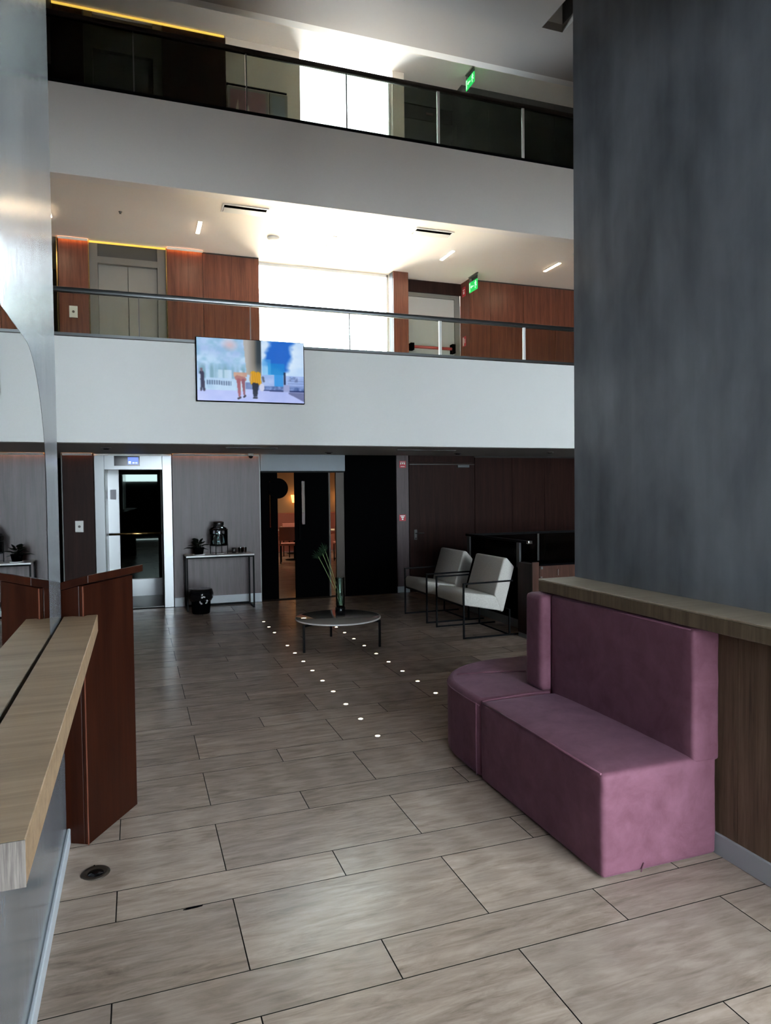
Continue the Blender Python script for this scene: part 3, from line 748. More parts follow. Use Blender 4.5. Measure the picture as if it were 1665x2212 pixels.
# ------------------------------------------------------------------ call panels and switches
def plate(name, label, cat, x, z, w=.11, h=.165, y=BK):
    t = thing(name, label, cat, (x, y, z))
    B(-w/2, w/2, -.014, 0, -h/2, h/2).build('plate', 'white_plastic', t, bevel=.002, seg=1)
    MB().tube([(0, -.018, 0), (0, -.013, 0)], .018, 12).build('button', 'slot_off', t)
plate('call_panel', 'white call panel with a dark button on dark wood beside the open lift', 'switch', -.78, 1.245)
plate('call_panel', 'white call panel on brown wood beside the closed gallery lift', 'switch', -.79, 4.308)

# ------------------------------------------------------------------ LED cove strips at the tops of the walls
def strip(label, x0, x1, z, mat, y=BK):
    if mat == 'led_orange':
        o_ = thing('cove_light', label, 'light strip', ((x0+x1)/2, y, z))
        w_ = (x1-x0)/2
        B(-w_, w_, -.065, -.055, -.034, 0).build('cove_lip', 'soffit_paint' if z < 3 else 'ceiling_paint', o_)
        B(-w_, w_, -.050, -.025, -.010, -.002).build('led_tape', mat, o_)
    else:
        o_ = B(-(x1-x0)/2, (x1-x0)/2, -.02, 0, -.022, 0).build('cove_light', mat, None, ((x0+x1)/2, y-.002, z))
        tag(o_, label, 'light strip')
strip('yellow light strip along the ceiling above the closed gallery lift', -.573, .487, Z2-.003, 'led_yellow', BK+.028)
strip('yellow light strip along the top gallery ceiling above the dark walls', -.98, 1.384, Z3-.003, 'led_yellow')
strip('glowing orange light strip over the wood beside the open lift', -.98, -.59, Z1-.001, 'led_orange', BK)
strip('glowing orange light strip over the wood above the console table', .52, 1.80, Z1-.001, 'led_orange', BK)
strip('short orange light strip over the wood beside the gallery lift', .50, 1.01, Z2-.003, 'led_orange', BK)
strip('short orange light strip over the wood panel carrying the gallery call panel', -.97, -.58, Z2-.003, 'led_orange', BK)

# ------------------------------------------------------------------ ceiling lights, vents, detector, exit signs
XS = [.88, 2.745, 4.60, 6.478, -.99]
WHERE = ['by the lift', 'in the window glow', 'before the fire door', 'nearest the dark pillar', 'cut off by the pillar edge']
for i, x in enumerate(XS):
    t = thing('ceiling_light', 'lit slot light in the middle gallery ceiling, %s' % WHERE[i], 'light', (x, 9.94, Z2), group='slot lights of the middle gallery')
    B(-.028, .028, -.225, .225, -.012, 0.0).build('trim_frame', 'white_plastic', t)
    B(-.022, .022, -.219, .219, -.016, -.0125).build('diffuser', 'led_white', t)
for i, x in enumerate(XS[1:4]):
    t = thing('ceiling_light', 'unlit slot light in the top gallery ceiling, %s' % ['above the bright window', 'over the dark door', 'nearest the dark pillar'][i], 'light', (x, 10.12, Z3), group='slot lights of the top gallery')
    B(-.035, .035, -.225, .225, -.012, 0.0).build('trim_frame', 'slot_off', t)
    B(-.028, .028, -.219, .219, -.016, -.0125).build('diffuser', 'slot_off', t)
for i, (x, lab) in enumerate(((1.39, 'white ceiling vent near the lift on the middle gallery'), (4.01, 'white ceiling vent near the fire door on the middle gallery'))):
    t = thing('ceiling_vent', lab, 'vent', (x, 9.17, Z2), group='middle gallery vents')
    f = MB().box(-.29, .29, -.13, -.11, -.012, 0); f.box(-.29, .29, .11, .13, -.012, 0); f.box(-.29, -.27, -.11, .11, -.012, 0); f.box(.27, .29, -.11, .11, -.012, 0)
    f.build('frame', 'white_plastic', t)
    B(-.27, .27, -.11, .11, -.004, -.001).build('throat', 'black', t)
    MB().prism_x([(-.02, -.006), (-.02, -.010), (.10, -.016), (.10, -.012)], -.265, .265).build('slat', 'white_plastic', t)
t = thing('ceiling_vent', 'ceiling vent corner half hidden by the dark concrete pillar', 'vent', (6.72, 9.17, Z2), group='middle gallery vents')
B(-.29, .29, -.13, .13, -.010, 0).build('frame', 'white_plastic', t); B(-.25, .25, -.09, .09, -.014, -.0105).build('slat', 'slot_off', t)
t = thing('smoke_detector', 'round white smoke detector on the gallery ceiling near the window', 'detector', (1.917, 10.03, Z2))
MB().lathe([(.085, 0), (.085, -.015), (.06, -.04), (0, -.042)]).build('body', 'white_plastic', t); MB().lathe([(.09, -.001), (.09, -.005), (.0, -.005)]).build('base_ring', 'white_plastic', t)
t = thing('sprinkler', 'tiny sprinkler head on the gallery ceiling above the lift', 'sprinkler', (-.12, 9.72, Z2))
MB().lathe([(.022, 0), (.022, -.006), (.008, -.02), (.016, -.026), (0, -.027)], n=14).build('head', 'steel_dark', t)
# lower soffit fittings
for i, (x, y, wx, wy, lab) in enumerate(((1.45, 9.32, .34, .03, 'long dark slot in the lower soffit above the console table'), (4.0, 9.43, .46, .03, 'long dark slot in the lower soffit before the wooden door'))):
    t = thing('ceiling_slot', lab, 'vent', (x, y, Z1), group='soffit slots')
    B(-wx, wx, -wy, wy, -.010, 0).build('frame', 'slot_off', t); B(-wx+.02, wx-.02, -wy+.012, wy-.012, -.013, -.0105).build('opening', 'black', t)
for i, (x, y, lab) in enumerate(((2.74, 10.2, 'small unlit spotlight in the soffit before the dark doors'), (4.85, 10.15, 'small unlit spotlight in the soffit before the wooden door'), (-.35, 9.6, 'small unlit spotlight in the soffit before the open lift'), (6.2, 9.6, 'small unlit spotlight in the soffit nearest the dark pillar'))):
    t = thing('spotlight', lab, 'light', (x, y, Z1), group='soffit spotlights')
    MB().lathe([(.06, 0), (.06, -.012), (.045, -.014), (.040, -.004), (0, -.004)], n=20).build('ring', 'slot_off', t); MB().lathe([(.034, -.005), (.034, -.022), (0, -.024)], n=16).build('lens', 'black', t)
t = thing('security_camera', 'small white dome camera where the grey wall meets the soffit', 'camera', (1.655, 10.74, Z1))
MB().lathe([(.045, 0), (.045, -.03), (.035, -.036), (0, -.036)], n=20).build('base', 'white_plastic', t); MB().lathe([(.034, -.036), (.032, -.055), (.02, -.07), (0, -.074)], n=20).build('dome', 'black_gloss', t)

def exit_sign(label, x, y, zt, drop=.05):
    t = thing('exit_sign', label, 'sign', (x, y, zt))
    B(-.012, .012, -.16, .16, -.018, 0).build('ceiling_mount', 'grey_metal', t)
    B(-.004, .004, -.15, .15, -.10, -.018).build('clear_plate', 'jar_glass', t)
    B(-.006, .006, -.15, .15, -.27, -.10).build('sign_plate', 'exit_green', t)
    # white running figure, door and arrow on the face towards the hall
    g = MB()
    def sq(y0, y1, z0, z1): g.box(-.0085, -.0062, y0, y1, z0, z1)
    sq(-.105, -.085, -.135, -.118); sq(-.112, -.080, -.175, -.138)
    g.tube([(-.0075, -.100, -.172), (-.0075, -.122, -.205), (-.0075, -.140, -.210)], .006, 4); g.tube([(-.0075, -.090, -.172), (-.0075, -.080, -.205), (-.0075, -.088, -.245)], .006, 4)
    g.tube([(-.0075, -.085, -.145), (-.0075, -.062, -.160)], .005, 4); g.tube([(-.0075, -.108, -.145), (-.0075, -.128, -.158)], .005, 4)
    g.build('running_figure', 'exit_white', t)
    a = MB().box(-.0085, -.0062, -.02, .05, -.196, -.180); a.prism_x([(.05, -.160), (.05, -.216), (.09, -.188)], -.0085, -.0062); a.build('arrow', 'exit_white', t)
    d = MB().box(-.0085, -.0062, .105, .112, -.255, -.118); d.box(-.0085, -.0062, .132, .139, -.255, -.118); d.box(-.0085, -.0062, .105, .139, -.125, -.118); d.build('doorway_mark', 'exit_white', t)
exit_sign('green exit sign hanging above the clear gallery railing near the fire door', 5.44, 10.72, Z2)
exit_sign('green exit sign hanging at the top gallery behind the dark rail', 5.30, 10.50, Z3)

# ------------------------------------------------------------------ gallery fire door and top door
fd = struct(B(4.36, 4.47, 11.30, 11.345, 2.6, 5.14).build('door_1', 'grey_metal'), 'grey metal fire door with red push bar')
B(5.36, 5.468, 11.30, 11.345, 2.6, 5.14).build('door_frame', 'grey_metal', fd); B(4.47, 5.36, 11.30, 11.345, 5.07, 5.14).build('door_frame', 'grey_metal', fd)
B(4.472, 5.358, 11.315, 11.345, 2.6, 5.066).build('door_leaf', 'fire_door', fd)
pb = MB().tube([(4.53, 11.24, 4.19), (5.28, 11.24, 4.19)], .026, 10).build('push_bar', 'red_bar', fd)
B(4.49, 4.55, 11.20, 11.315, 4.13, 4.25).build('bar_bracket', 'black', fd); B(5.27, 5.33, 11.20, 11.315, 4.11, 4.27).build('bar_bracket', 'black', fd)
td = struct(B(4.33, 5.33, 11.315, 11.345, 5.66, 8.10).build('door_2', 'grey_metal_dark'), 'dark door on the top gallery')
B(4.303, 4.33, 11.30, 11.345, 5.66, 8.13).build('door_frame', 'grey_metal_dark', td); B(4.303, 5.35, 11.30, 11.345, 8.10, 8.33).build('door_frame', 'dark_recess', td)
B(4.85, 4.98, 11.290, 11.30, 8.20, 8.24).build('door_plate', 'picture_pink', td)

def red_sign(label, loc, w, h, rotz=0, bars=()):
    t = thing('fire_sign', label, 'sign', loc, rotz)
    B(-w/2, w/2, -.006, 0, -h/2, h/2).build('plate', 'red_sign', t)
    g = MB()
    for a, b_, c_, d_ in bars: g.box(a*w, b_*w, -.008, -.0062, c_*h, d_*h)
    g.build('pictogram', 'sign_white', t)
red_sign('small red square sign with white lettering high beside the wooden door', (4.203, BK, 2.15), .115, .115, 0, ((-.38, .38, .28, .36), (-.38, -.22, -.02, .22), (-.10, .12, .02, .22), (.22, .38, -.02, .22), (-.3, .3, -.36, -.28)))
red_sign('small red call point with white symbol low beside the wooden door', (4.193, BK, 1.256), .115, .105, 0, ((-.36, .36, .24, .38), (-.22, .22, -.02, .18), (-.12, .12, -.34, -.10)))
red_sign('round-cornered red sign at the top of the gallery fire door', (5.468, 11.13, 5.17), .12, .16, -math.pi/2, ((-.3, .3, .15, .25), (-.2, .2, -.25, .05)))
red_sign('red fire sign with white figure beside the gallery push bar', (5.468, 11.13, 4.31), .13, .17, -math.pi/2, ((-.4, -.05, -.42, .42), (.12, .3, -.2, .25)))

# framed pictures on the top gallery
t = thing('framed_picture', 'wide pink-toned framed picture on the top gallery wall', 'picture', (1.73, BK, 7.38))
B(-.31, .31, -.025, 0, -.45, .49).build('frame', 'grey_metal', t); B(-.27, .27, -.028, -.0255, -.41, .45).build('print', 'picture_pink', t)
g = MB(); g.prism_y([(-.12, .02), (-.05, .08), (.0, .25), (.03, .10), (.12, .16), (.08, .02)], -.0295, -.0285); g.prism_y([(-.2, .0), (-.18, .2), (-.15, .32), (-.14, .1)], -.0295, -.0285)
g.build('print_figure', 'cream', t)
t = thing('framed_picture', 'narrow grey framed panel beside the pink picture on the top gallery', 'picture', (2.20, BK, 7.38))
B(-.14, .14, -.025, 0, -.45, .49).build('frame', 'grey_metal', t); B(-.10, .10, -.028, -.0255, -.41, .45).build('print', 'picture_grey', t)
t = thing('picture_rail', 'thin dark rail above the pictures on the top gallery', 'rail', (1.87, BK, 7.90))
B(-.46, .46, -.03, 0, -.008, .008).build('bar', 'black_metal', t); B(-.46, -.44, -.03, 0, -.02, .012).build('end_cap', 'black_metal', t)

# ------------------------------------------------------------------ restaurant behind the black doors
m = MB().box(1.1, 1.2, 11.1, 20.6, 0, 2.3); m.box(1.1, 8.5, 20.5, 20.6, 0, 2.3)
struct(m.build('wall_restaurant', 'beige_plaster'))
struct(B(1.1, 8.5, 12.6, 20.6, 2.3, 2.45).build('ceiling_restaurant', 'beige_plaster'))
m = MB().box(3.20, 4.09, BK+.02, BK+.14, 0, Z1)
struct(m.build('wall_doors', 'black'), 'black wall panel beside the restaurant doors')
struct(B(1.83, 3.20, BK-.01, BK+.16, 2.04, Z1).build('trim_9', 'bulkhead', bevel=.003, seg=1), 'pale blue-grey bulkhead above the black doors')
rd = struct(B(1.83, 3.20, BK+.02, BK+.10, 2.015, 2.04).build('door_3', 'black_metal'), 'black restaurant doors with slit windows')
def slit_leaf(x0, x1, s0, s1, z0, z1, yy=BK+.05):
    g = MB()
    g.box(x0, s0, yy, yy+.04, 0.01, 2.015); g.box(s1, x1, yy, yy+.04, 0.01, 2.015); g.box(s0, s1, yy, yy+.04, 0.01, z0); g.box(s0, s1, yy, yy+.04, z1, 2.015)
    o_ = g.build('door_leaf', 'black', rd)
    B(s0, s1, yy+.015, yy+.025, z0, z1).build('slit_glass', 'smoked_glass', o_)
    return o_
l1_ = slit_leaf(1.832, 2.102, 1.975, 1.995, 1.15, 1.88)
MB().tube([(2.106, BK+.045, 1.768), (2.106, BK+.030, 1.768)], .162, 40).build('round_pull', 'black', l1_)
l2_ = slit_leaf(2.376, 2.925, 2.492, 2.546, 1.19, 1.88)
MB().tube([(2.44, BK+.0, .95), (2.44, BK+.0, 1.25)], .010, 8).build('pull_bar', 'black_metal', l2_)
B(2.93, 2.955, BK+.03, BK+.09, .01, 2.015).build('door_edge', 'bronze_metal', rd)
B(3.06, 3.20, BK+.06, BK+.12, 0, 2.015).build('side_jamb', 'bronze_metal', rd)
t = thing('restaurant_banquette', 'long pink upholstered bench against the far restaurant wall', 'bench', (5.0, 20.1, 0))
B(-2.5, 2.5, -.30, .30, .0, .46).build('seat', 'pink_seat', t, bevel=.03); B(-2.5, 2.5, .22, .38, .46, 1.10).build('backrest', 'pink_seat', t, bevel=.03)
def dining_table(label, x, y):
    t = thing('dining_table', label, 'table', (x, y, 0), group='restaurant tables')
    B(-.36, .36, -.36, .36, .72, .75).build('table_top', 'cream', t, bevel=.004, seg=1); MB().tube([(0, 0, .015), (0, 0, .72)], .03, 10).build('pedestal', 'black_metal', t); MB().lathe([(.24, 0), (.24, .015), (.03, .03)], n=24).build('base', 'black_metal', t)
    return t
dining_table('pale dining table seen through the wider gap of the black doors', 3.75, 17.4)
dining_table('pale dining table seen through the narrow gap by the bronze jamb', 4.95, 17.2)
dining_table('pale dining table set before the far pink bench', 4.15, 19.2)
def dining_chair(label, x, y, rz):
    t = thing('dining_chair', label, 'chair', (x, y, 0), rz, group='restaurant chairs')
    B(-.22, .22, -.22, .22, .43, .48).build('seat', 'pink_seat', t, bevel=.015); B(-.22, .22, .18, .22, .55, .88).build('backrest', 'pink_seat', t, bevel=.012)
    for sx in (-.19, .19):
        for sy in (-.19, .19): MB().tube([(sx, sy, 0), (sx, sy, .43)], .014, 6).build('leg', 'black_metal', t)
        MB().tube([(sx, .2, .45), (sx, .2, .6)], .012, 6).build('back_post', 'black_metal', t)
dining_chair('reddish dining chair at the nearest table in the wider door gap', 3.45, 16.7, 2.9)
dining_chair('reddish dining chair behind the table seen in the wider door gap', 3.9, 18.3, 0.2)
dining_chair('dining chair in the narrow door gap by the bronze jamb', 4.75, 16.5, 3.0)
t = thing('wall_lamp', 'warm orange wall lamp glowing in the restaurant', 'lamp', (4.42, 20.5, 1.52))
MB().lathe([(.09, -.12), (.13, .10), (.125, .11)], (0, -.15, 0), 24).build('shade', 'lamp_warm', t); B(-.02, .02, -.10, 0, -.02, .02).build('bracket', 'black_metal', t)
t = thing('wall_lamp', 'second orange wall lamp seen past the bronze jamb', 'lamp', (5.85, 20.5, 1.52))
MB().lathe([(.09, -.12), (.13, .10), (.125, .11)], (0, -.15, 0), 24).build('shade', 'lamp_warm', t); B(-.02, .02, -.10, 0, -.02, .02).build('bracket', 'black_metal', t)
for x, lab in ((3.0, 'added fill lamp inside the restaurant near the doors'), (5.2, 'added fill lamp inside the restaurant over the far tables')):
    t = thing('fill_lamp', lab, 'lamp', (x, 17.6, 2.3)); MB().lathe([(.16, 0), (.16, -.04), (0, -.04)], n=24).build('diffuser', 'lamp_fill', t); MB().lathe([(.175, 0), (.175, -.02), (.162, -.02)], n=24).build('rim', 'black_metal', t)  # unseen lamps added to brighten the restaurant

# ------------------------------------------------------------------ wooden door
wd = struct(B(4.318, 5.542, BK-.004, BK+.03, 0.012, 2.178).build('door_4', 'walnut_dark_shaded', bevel=.003, seg=1), 'dark wooden door with lever handle and closer')
h = MB().tube([(4.425, BK-.06, .992), (4.56, BK-.06, .992)], .010, 8); h.tube([(4.425, BK-.06, .992), (4.425, BK, .992)], .010, 8); h.build('lever', 'steel_dark', wd)
B(4.40, 4.45, BK-.012, BK-.003, .88, 1.05).build('handle_plate', 'steel_dark', wd)
MB().tube([(4.425, BK-.016, .905), (4.425, BK-.004, .905)], .012, 10).build('lock', 'chrome', wd)
B(5.20, 5.42, BK-.05, BK-.004, 2.095, 2.14).build('closer_body', 'steel', wd, bevel=.004, seg=1)
B(4.32, 5.54, BK-.016, BK-.004, 2.145, 2.157).build('closer_rail', 'steel_dark', wd)

# ------------------------------------------------------------------ console table and what stands on and under it
ct = thing('console_table', 'narrow console table with white top and black frame by the grey wall', 'table', (1.145, 10.62, 0))
X0, X1, Y0, Y1, H = -.49, .485, -.225, .225, .80
B(X0, X1, Y0, Y1, H-.022, H).build('table_top', 'marble', ct, bevel=.002, seg=1)
for x in (X0+.012, X1-.012):
    for y in (Y0+.012, Y1-.012): B(x-.011, x+.011, y-.011, y+.011, 0, H-.022).build('leg', 'black_metal', ct)
for x in (X0+.012, X1-.012): B(x-.011, x+.011, Y0+.023, Y1-.023, .0, .022).build('foot_rail', 'black_metal', ct)
for y in (Y0+.012, Y1-.012): B(X0+.023, X1-.023, y-.011, y+.011, H-.044, H-.022).build('top_rail', 'black_metal', ct)
B(X0+.023, X1-.023, Y1-.023, Y1-.001, .0, .03).build('foot_rail', 'black_metal', ct)
dz = .80
dr = thing('drink_dispenser', 'glass drink dispenser jar on a black wire stand', 'dispenser', (1.142, 10.62, dz))
MB().lathe([(.0, .135), (.118, .135), (.125, .15), (.125, .36), (.118, .385), (.07, .41), (.07, .43)], n=28).build('jar', 'jar_glass', dr)
MB().lathe([(.0, .142), (.112, .142), (.116, .15), (.116, .30), (0, .30)], n=28).build('water', 'vase_glass', dr)
MB().lathe([(.076, .43), (.078, .475), (.05, .482), (.0, .485)], n=24).build('lid', 'steel_dark', dr)
s_ = MB()
for zz in (.13, .29, .36): s_.tube([(.131*math.cos(a*math.pi/12), .131*math.sin(a*math.pi/12), zz) for a in range(25)], .006, 6)
s_.build('wire_ring', 'black_metal', dr)
for k in range(4):
    a = math.pi/4+k*math.pi/2+.35
    MB().tube([(.132*math.cos(a), .132*math.sin(a), .36), (.132*math.cos(a), .132*math.sin(a), 0.0)], .006, 6).build('stand_leg', 'black_metal', dr)
MB().tube([(0, -.12, .17), (0, -.155, .17), (0, -.16, .145)], .008, 8).build('tap', 'chrome', dr)
MB().lathe([(.075, 0), (.08, .008), (0, .006)], n=24).build('coaster', 'white_plastic', dr)
pl = thing('potted_plant', 'small dark leafy plant in a black pot on a white saucer', 'plant', (.845, 10.56, dz))
MB().lathe([(.085, 0), (.095, .012), (0, .008)], n=24).build('saucer', 'white_plastic', pl)
MB().lathe([(.0, .010), (.062, .010), (.080, .11), (.074, .11), (.06, .06), (0, .055)], n=24).build('pot', 'black', pl)
def leaf_blade(m, base, d, ln, wd_, droop, upv=Vector((0, 0, 1)), n=4):
    d = Vector(d).normalized(); s = d.cross(upv).normalized(); b0 = len(m.v); P = Vector(base)
    for i in range(n+1):
        u = i/n; w = wd_*math.sin(math.pi*(0.08+.92*u)**.8)*(1 if i < n else .05)
        c_ = P + d*ln*u - Vector((0, 0, 1))*droop*u*u
        m.v += [tuple(c_-s*w), tuple(c_+Vector((0, 0, w*.25))), tuple(c_+s*w)]
    for i in range(n):
        a = b0+3*i; m.quad([a, a+1, a+4, a+3], True); m.quad([a+1, a+2, a+5, a+4], True)
rn = random.Random(4)
st = MB()
for k in range(26):
    a = rn.uniform(0, 6.28); e = rn.uniform(.1, 1.4); ln = rn.uniform(.04, .13)
    d = (math.cos(a)*math.cos(e)*.8-.12, math.sin(a)*math.cos(e)*.7, math.sin(e))
    tip = Vector((0, 0, .08))+Vector(d)*ln
    st.tube([(0, 0, .07), tuple(tip)], .003, 5)
    lf = MB(); leaf_blade(lf, tip, (d[0], d[1], d[2]*.4), rn.uniform(.08, .115), rn.uniform(.038, .052), .03)
    lf.build('leaf', 'plant_dark', pl)
st.build('stem', 'plant_dark', pl)
for i, (x, y, lab) in enumerate(((1.36, 10.60, 'short tumbler nearest the drink dispenser'), (1.452, 10.58, 'middle tumbler of the three on the console table'), (1.515, 10.60, 'tumbler nearest the end of the console table'))):
    o_ = MB().lathe([(0, .004), (.030, .004), (.034, .085), (.031, .085), (.028, .012), (0, .012)], n=20).build('tumbler', 'steel_dark' if i == 0 else 'jar_glass', None, (x, y, dz)); tag(o_, lab, 'glass', 'tumblers on the console table')
bn = thing('waste_bin', 'black waste bin with white recycling mark under the console table', 'bin', (.835, 10.205, 0))
MB().lathe([(0, 0), (.115, 0), (.125, .02), (.140, .30), (.15, .34), (.145, .345), (.13, .33), (.10, .05), (0, .04)], n=28).build('body', 'black', bn)
bg_ = MB()
pr = [(.142, .18), (.165, .22), (.170, .28), (.155, .345), (.13, .35)]; bg_.lathe(pr, (.0, 0, 0), 22)
for i, v_ in enumerate(bg_.v):
    k = .93+.12*rn.random(); bg_.v[i] = (v_[0]*k, v_[1]*k, v_[2])
bg_.build('liner_bag', 'black_gloss', bn)
g = MB(); cx, cz = .02, .20
for k in range(3):
    a = math.pi/2+k*2*math.pi/3
    def q(r, t): return (cx+r*math.cos(a+t), cz+r*math.sin(a+t))
    def onb(p): x_, z_ = p; return (x_, -math.sqrt(max(.0, .172**2-x_*x_))-.004, z_)
    P0, P1 = q(.05, -.45), q(.05, .35)
    g.tube([onb(P0), onb(q(.055, -.05)), onb(P1)], [.010, .010, .010], 5)
    g.tube([onb(P1), onb(q(.050, .75))], [.018, .002], 5)
g.build('recycling_mark', 'sign_white', bn)

# ------------------------------------------------------------------ round coffee table with a vase of leaves
cf = thing('coffee_table', 'low round coffee table with glossy top and three thin black legs', 'table', (2.085, 7.47, 0))
MB().lathe([(0, .297), (.462, .297), (.472, .303), (.472, .311), (.466, .315), (0, .315)], n=72).build('table_top', 'table_glass', cf)
MB().lathe([(.4735, .299), (.4755, .302), (.4755, .311), (.4735, .314)], n=72).build('rim', 'marble', cf)
for px, py in ((1.642, 7.231), (2.478, 7.196), (2.125, 7.926)):
    dx, dy = px-2.085, py-7.47
    B(dx-.011, dx+.011, dy-.011, dy+.011, 0, .297).build('leg', 'black_metal', cf)
    MB().bar((dx, dy, .282), (0, 0, .282), .022).build('cross_bar', 'black_metal', cf)
vs = thing('glass_vase', 'tall clear glass vase with dark base on the coffee table', 'vase', (2.14, 7.56, .315))
MB().lathe([(.0, .09), (.046, .09), (.050, .12), (.052, .41), (.056, .42), (.0535, .42), (.049, .41), (.047, .12), (.043, .10), (0, .10)], n=28).build('body', 'vase_glass', vs)
MB().lathe([(0, .102), (.0425, .102), (.0455, .125), (.0470, .24), (0, .24)], n=28).build('water', 'vase_lit_water', vs)  # pale filling carries the light the vase glass catches
MB().lathe([(0, 0), (.056, 0), (.056, .085), (.05, .09), (0, .09)], n=28).build('base', 'black_gloss', vs)
fr = thing('palm_leaf', 'cut green palm leaves leaning out of the glass vase', 'plant', (2.14, 7.56, .42))
for k, (bx, tipx, tipz, ty) in enumerate(((.012, -.205, .60, -.02), (.022, -.165, .64, .03), (.0, -.235, .56, .05))):
    path = []
    for i in range(9):
        u = i/8; path.append((bx*(1-u)+tipx*u**1.55 - .02*math.sin(math.pi*u), .01*(1-u)+ty*u, -.0+ (tipz)*u))
    MB().tube(path, [.0045-.002*i/8 for i in range(9)], 6).build('stem', 'green_stem', fr)
    tip = Vector(path[-1]); d0 = (Vector(path[-1])-Vector(path[-3])).normalized()
    for j in range(7):
        an = (j-3)*.22; dd = Matrix.Rotation(an, 3, 'Y') @ d0
        lf = MB(); leaf_blade(lf, tip-d0*.03, (dd.x, dd.y+.15*(j % 2)-.07, dd.z), .15-.016*abs(j-3), .0075, .03, Vector((0, -1, 0.05)))
        lf.build('leaflet', 'green_leaf', fr)

# ------------------------------------------------------------------ two lounge chairs
def lounge(label, x, y, rz=0):
    t = thing('lounge_chair', label, 'chair', (x, y, 0), rz, group='cream lounge chairs')
    # local x to the back, local y along the width (0 .. .77)
    Wd = .765
    for yy in (.0, Wd):
        MB().bar((.009, yy, 0), (.009, yy, .632), .018).build('leg', 'black_metal', t)
        MB().bar((.60, yy, 0.0), (.60, yy, .305), .018).build('leg', 'black_metal', t)
        MB().bar((0, yy, .632), (.645, yy, .640), .018).build('armrest', 'black_metal', t)
        MB().bar((0, yy, .009), (.82, yy, .009), .018).build('floor_runner', 'black_metal', t)
    MB().bar((.009, .01, .375), (.009, Wd-.01, .375), .016).build('cross_bar', 'black_metal', t)
    MB().bar((.60, .01, .30), (.60, Wd-.01, .30), .016).build('cross_bar', 'black_metal', t)
    MB().bar((.60, .01, .009), (.60, Wd-.01, .009), .016).build('cross_bar', 'black_metal', t)
    sx = [(.005, .385), (.0, .50), (.03, .535), (.47, .465), (.53, .285)]
    o_ = MB().prism_y(sx, .025, Wd-.025).build('seat', 'chair_fabric', t, bevel=.018, seg=3)
    bk = [(.415, .485), (.545, .905), (.59, .905), (.685, .80), (.535, .275), (.50, .28)]
    MB().prism_y(bk, .022, Wd-.022).build('backrest', 'chair_fabric', t, bevel=.022, seg=3)
    return t
lounge('cream lounge chair with black frame, the nearer of the pair', 3.487, 7.19)
lounge('cream lounge chair with black frame, the farther of the pair', 3.475, 8.24)

# ------------------------------------------------------------------ stair balustrade and cabinet behind the chairs
sbq = thing('stair_balustrade', 'black glass stair balustrade with steel posts behind the lounge chairs', 'railing', (4.42, 8.1, 0)); oo = (4.42, 8.1, 0)
LB(oo, 4.41, 4.44, 7.30, 8.92, 0.10, .80).build('lower_panel', 'black', sbq)
LB(oo, 4.395, 4.455, 7.25, 8.95, 0.0, .10).build('plinth', 'stone_base', sbq)
LB(oo, 4.42, 4.43, 7.30, 8.92, .80, 1.055).build('glass_pane', 'smoked_glass', sbq)
LB(oo, 4.40, 4.45, 7.30, 8.95, 1.055, 1.085).build('handrail', 'black_metal', sbq)
LB(oo, 4.40, 8.3, 8.925, 8.975, 1.055, 1.085).build('handrail', 'black_metal', sbq)
LB(oo, 4.45, 8.3, 8.945, 8.955, .10, 1.055).build('glass_pane', 'smoked_glass', sbq)
LB(oo, 4.40, 8.3, 8.93, 8.97, 0.0, .10).build('plinth', 'black', sbq)
LB(oo, 4.395, 4.455, 7.27, 7.32, 1.05, 1.09).build('end_cap', 'chrome', sbq, bevel=.006)
for yy in (7.50, 8.86):
    LB(oo, 4.385, 4.41, yy-.035, yy+.035, .75, 1.055).build('post', 'steel', sbq)
LB(oo, 5.55, 5.58, 8.93, 8.94, .1, 1.055).build('post', 'steel_dark', sbq)
cb = thing('cabinet', 'brown wooden cabinet with small metal pull behind the pink banquette', 'cabinet', (4.8, 6.95, 0)); oc = (4.8, 6.95, 0)
LB(oc, 4.165, 5.5, 6.82, 7.13, 0.05, .862).build('body', 'walnut_dark_shaded', cb)
LB(oc, 4.16, 4.245, 6.80, 6.82, .05, .885).build('side_stile', 'walnut_mid', cb)
dr_ = LB(oc, 4.25, 4.86, 6.80, 6.82, .08, .840).build('door', 'walnut_mid', cb, bevel=.002, seg=1)
LB(oc, 4.475, 4.485, 6.775, 6.80, .73, .80).build('pull', 'chrome', dr_)
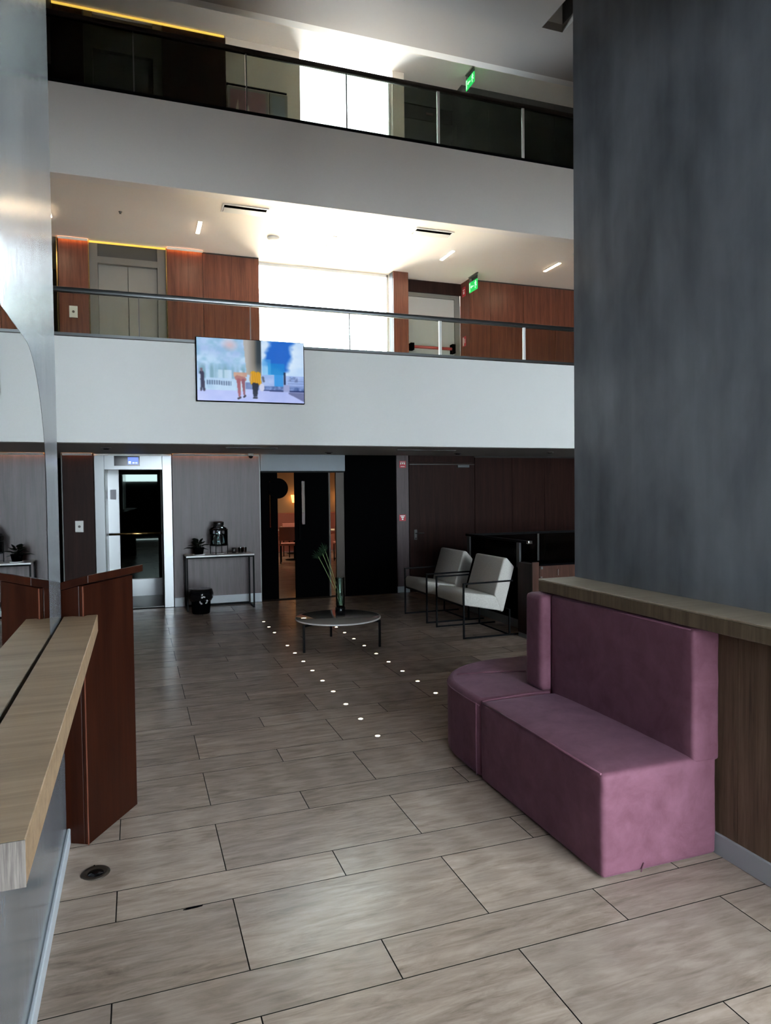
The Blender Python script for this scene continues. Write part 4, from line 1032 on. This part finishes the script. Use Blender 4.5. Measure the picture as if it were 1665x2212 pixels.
LB(oc, 4.265, 4.29, 6.792, 6.80, .805, .835).build('hinge', 'steel', dr_)
LB(oc, 4.265, 4.285, 6.792, 6.80, .71, .72).build('hinge', 'steel', dr_)
LB(oc, 4.87, 5.5, 6.80, 6.82, .08, .840).build('door', 'walnut_mid', cb, bevel=.002, seg=1)
LB(oc, 4.25, 5.5, 6.79, 7.13, .845, .865).build('top_panel', 'black', cb)
LB(oc, 4.165, 5.5, 6.805, 7.12, 0, .05).build('plinth', 'stone_base', cb)

# ------------------------------------------------------------------ floor lights, floor box
def floor_light(label, x, y, grp):
    t = thing('floor_light', label, 'light', (x, y, 0), group=grp)
    MB().lathe([(.024, 0), (.024, .0025), (.018, .003)], n=16).build('ring', 'steel', t)
    MB().lathe([(.0175, .0), (.0175, .0032), (0, .0036)], n=14).build('lens', 'led_floor', t)
ya = [4.554, 4.945, 5.335, 5.717, 6.080, 6.465, 6.850, 7.245, 7.634, 8.405, 8.785, 9.175]
for i, y in enumerate(ya): floor_light('small round floor light, %s from the camera in the longer row' % ORD[i], 1.545, y, 'longer row of floor lights')
yb = [5.349, 5.746, 6.125, 6.510, 6.890, 7.300, 7.690, 8.072, 8.444]
for i, y in enumerate(yb): floor_light('small round floor light, %s from the camera in the row passing the coffee table' % ORD[i], 2.333, y, 'floor lights passing the coffee table')
t = thing('floor_box', 'round brass-rimmed floor socket before the lectern', 'floor socket', (-.207, 3.352, 0))
MB().lathe([(.058, 0), (.062, .003), (.058, .007), (.040, .006), (.034, .002)], n=32).build('rim', 'bronze_metal', t)
MB().lathe([(.034, .0015), (.034, .003), (0, .003)], n=24).build('cap', 'black_gloss', t)
B(-.012, -.006, .058, .068, 0, .006).build('tab', 'black', t)
o_ = MB().prism([(-.040, -.004), (-.022, .002), (.02, .001), (.039, .006), (.037, -.001), (.015, -.005), (-.028, -.007)], 0, .003).build('grout_chip', 'black', None, (.185, 2.928, 0)); tag(o_, 'dark chipped piece lying on a joint of the floor tiles', 'debris')
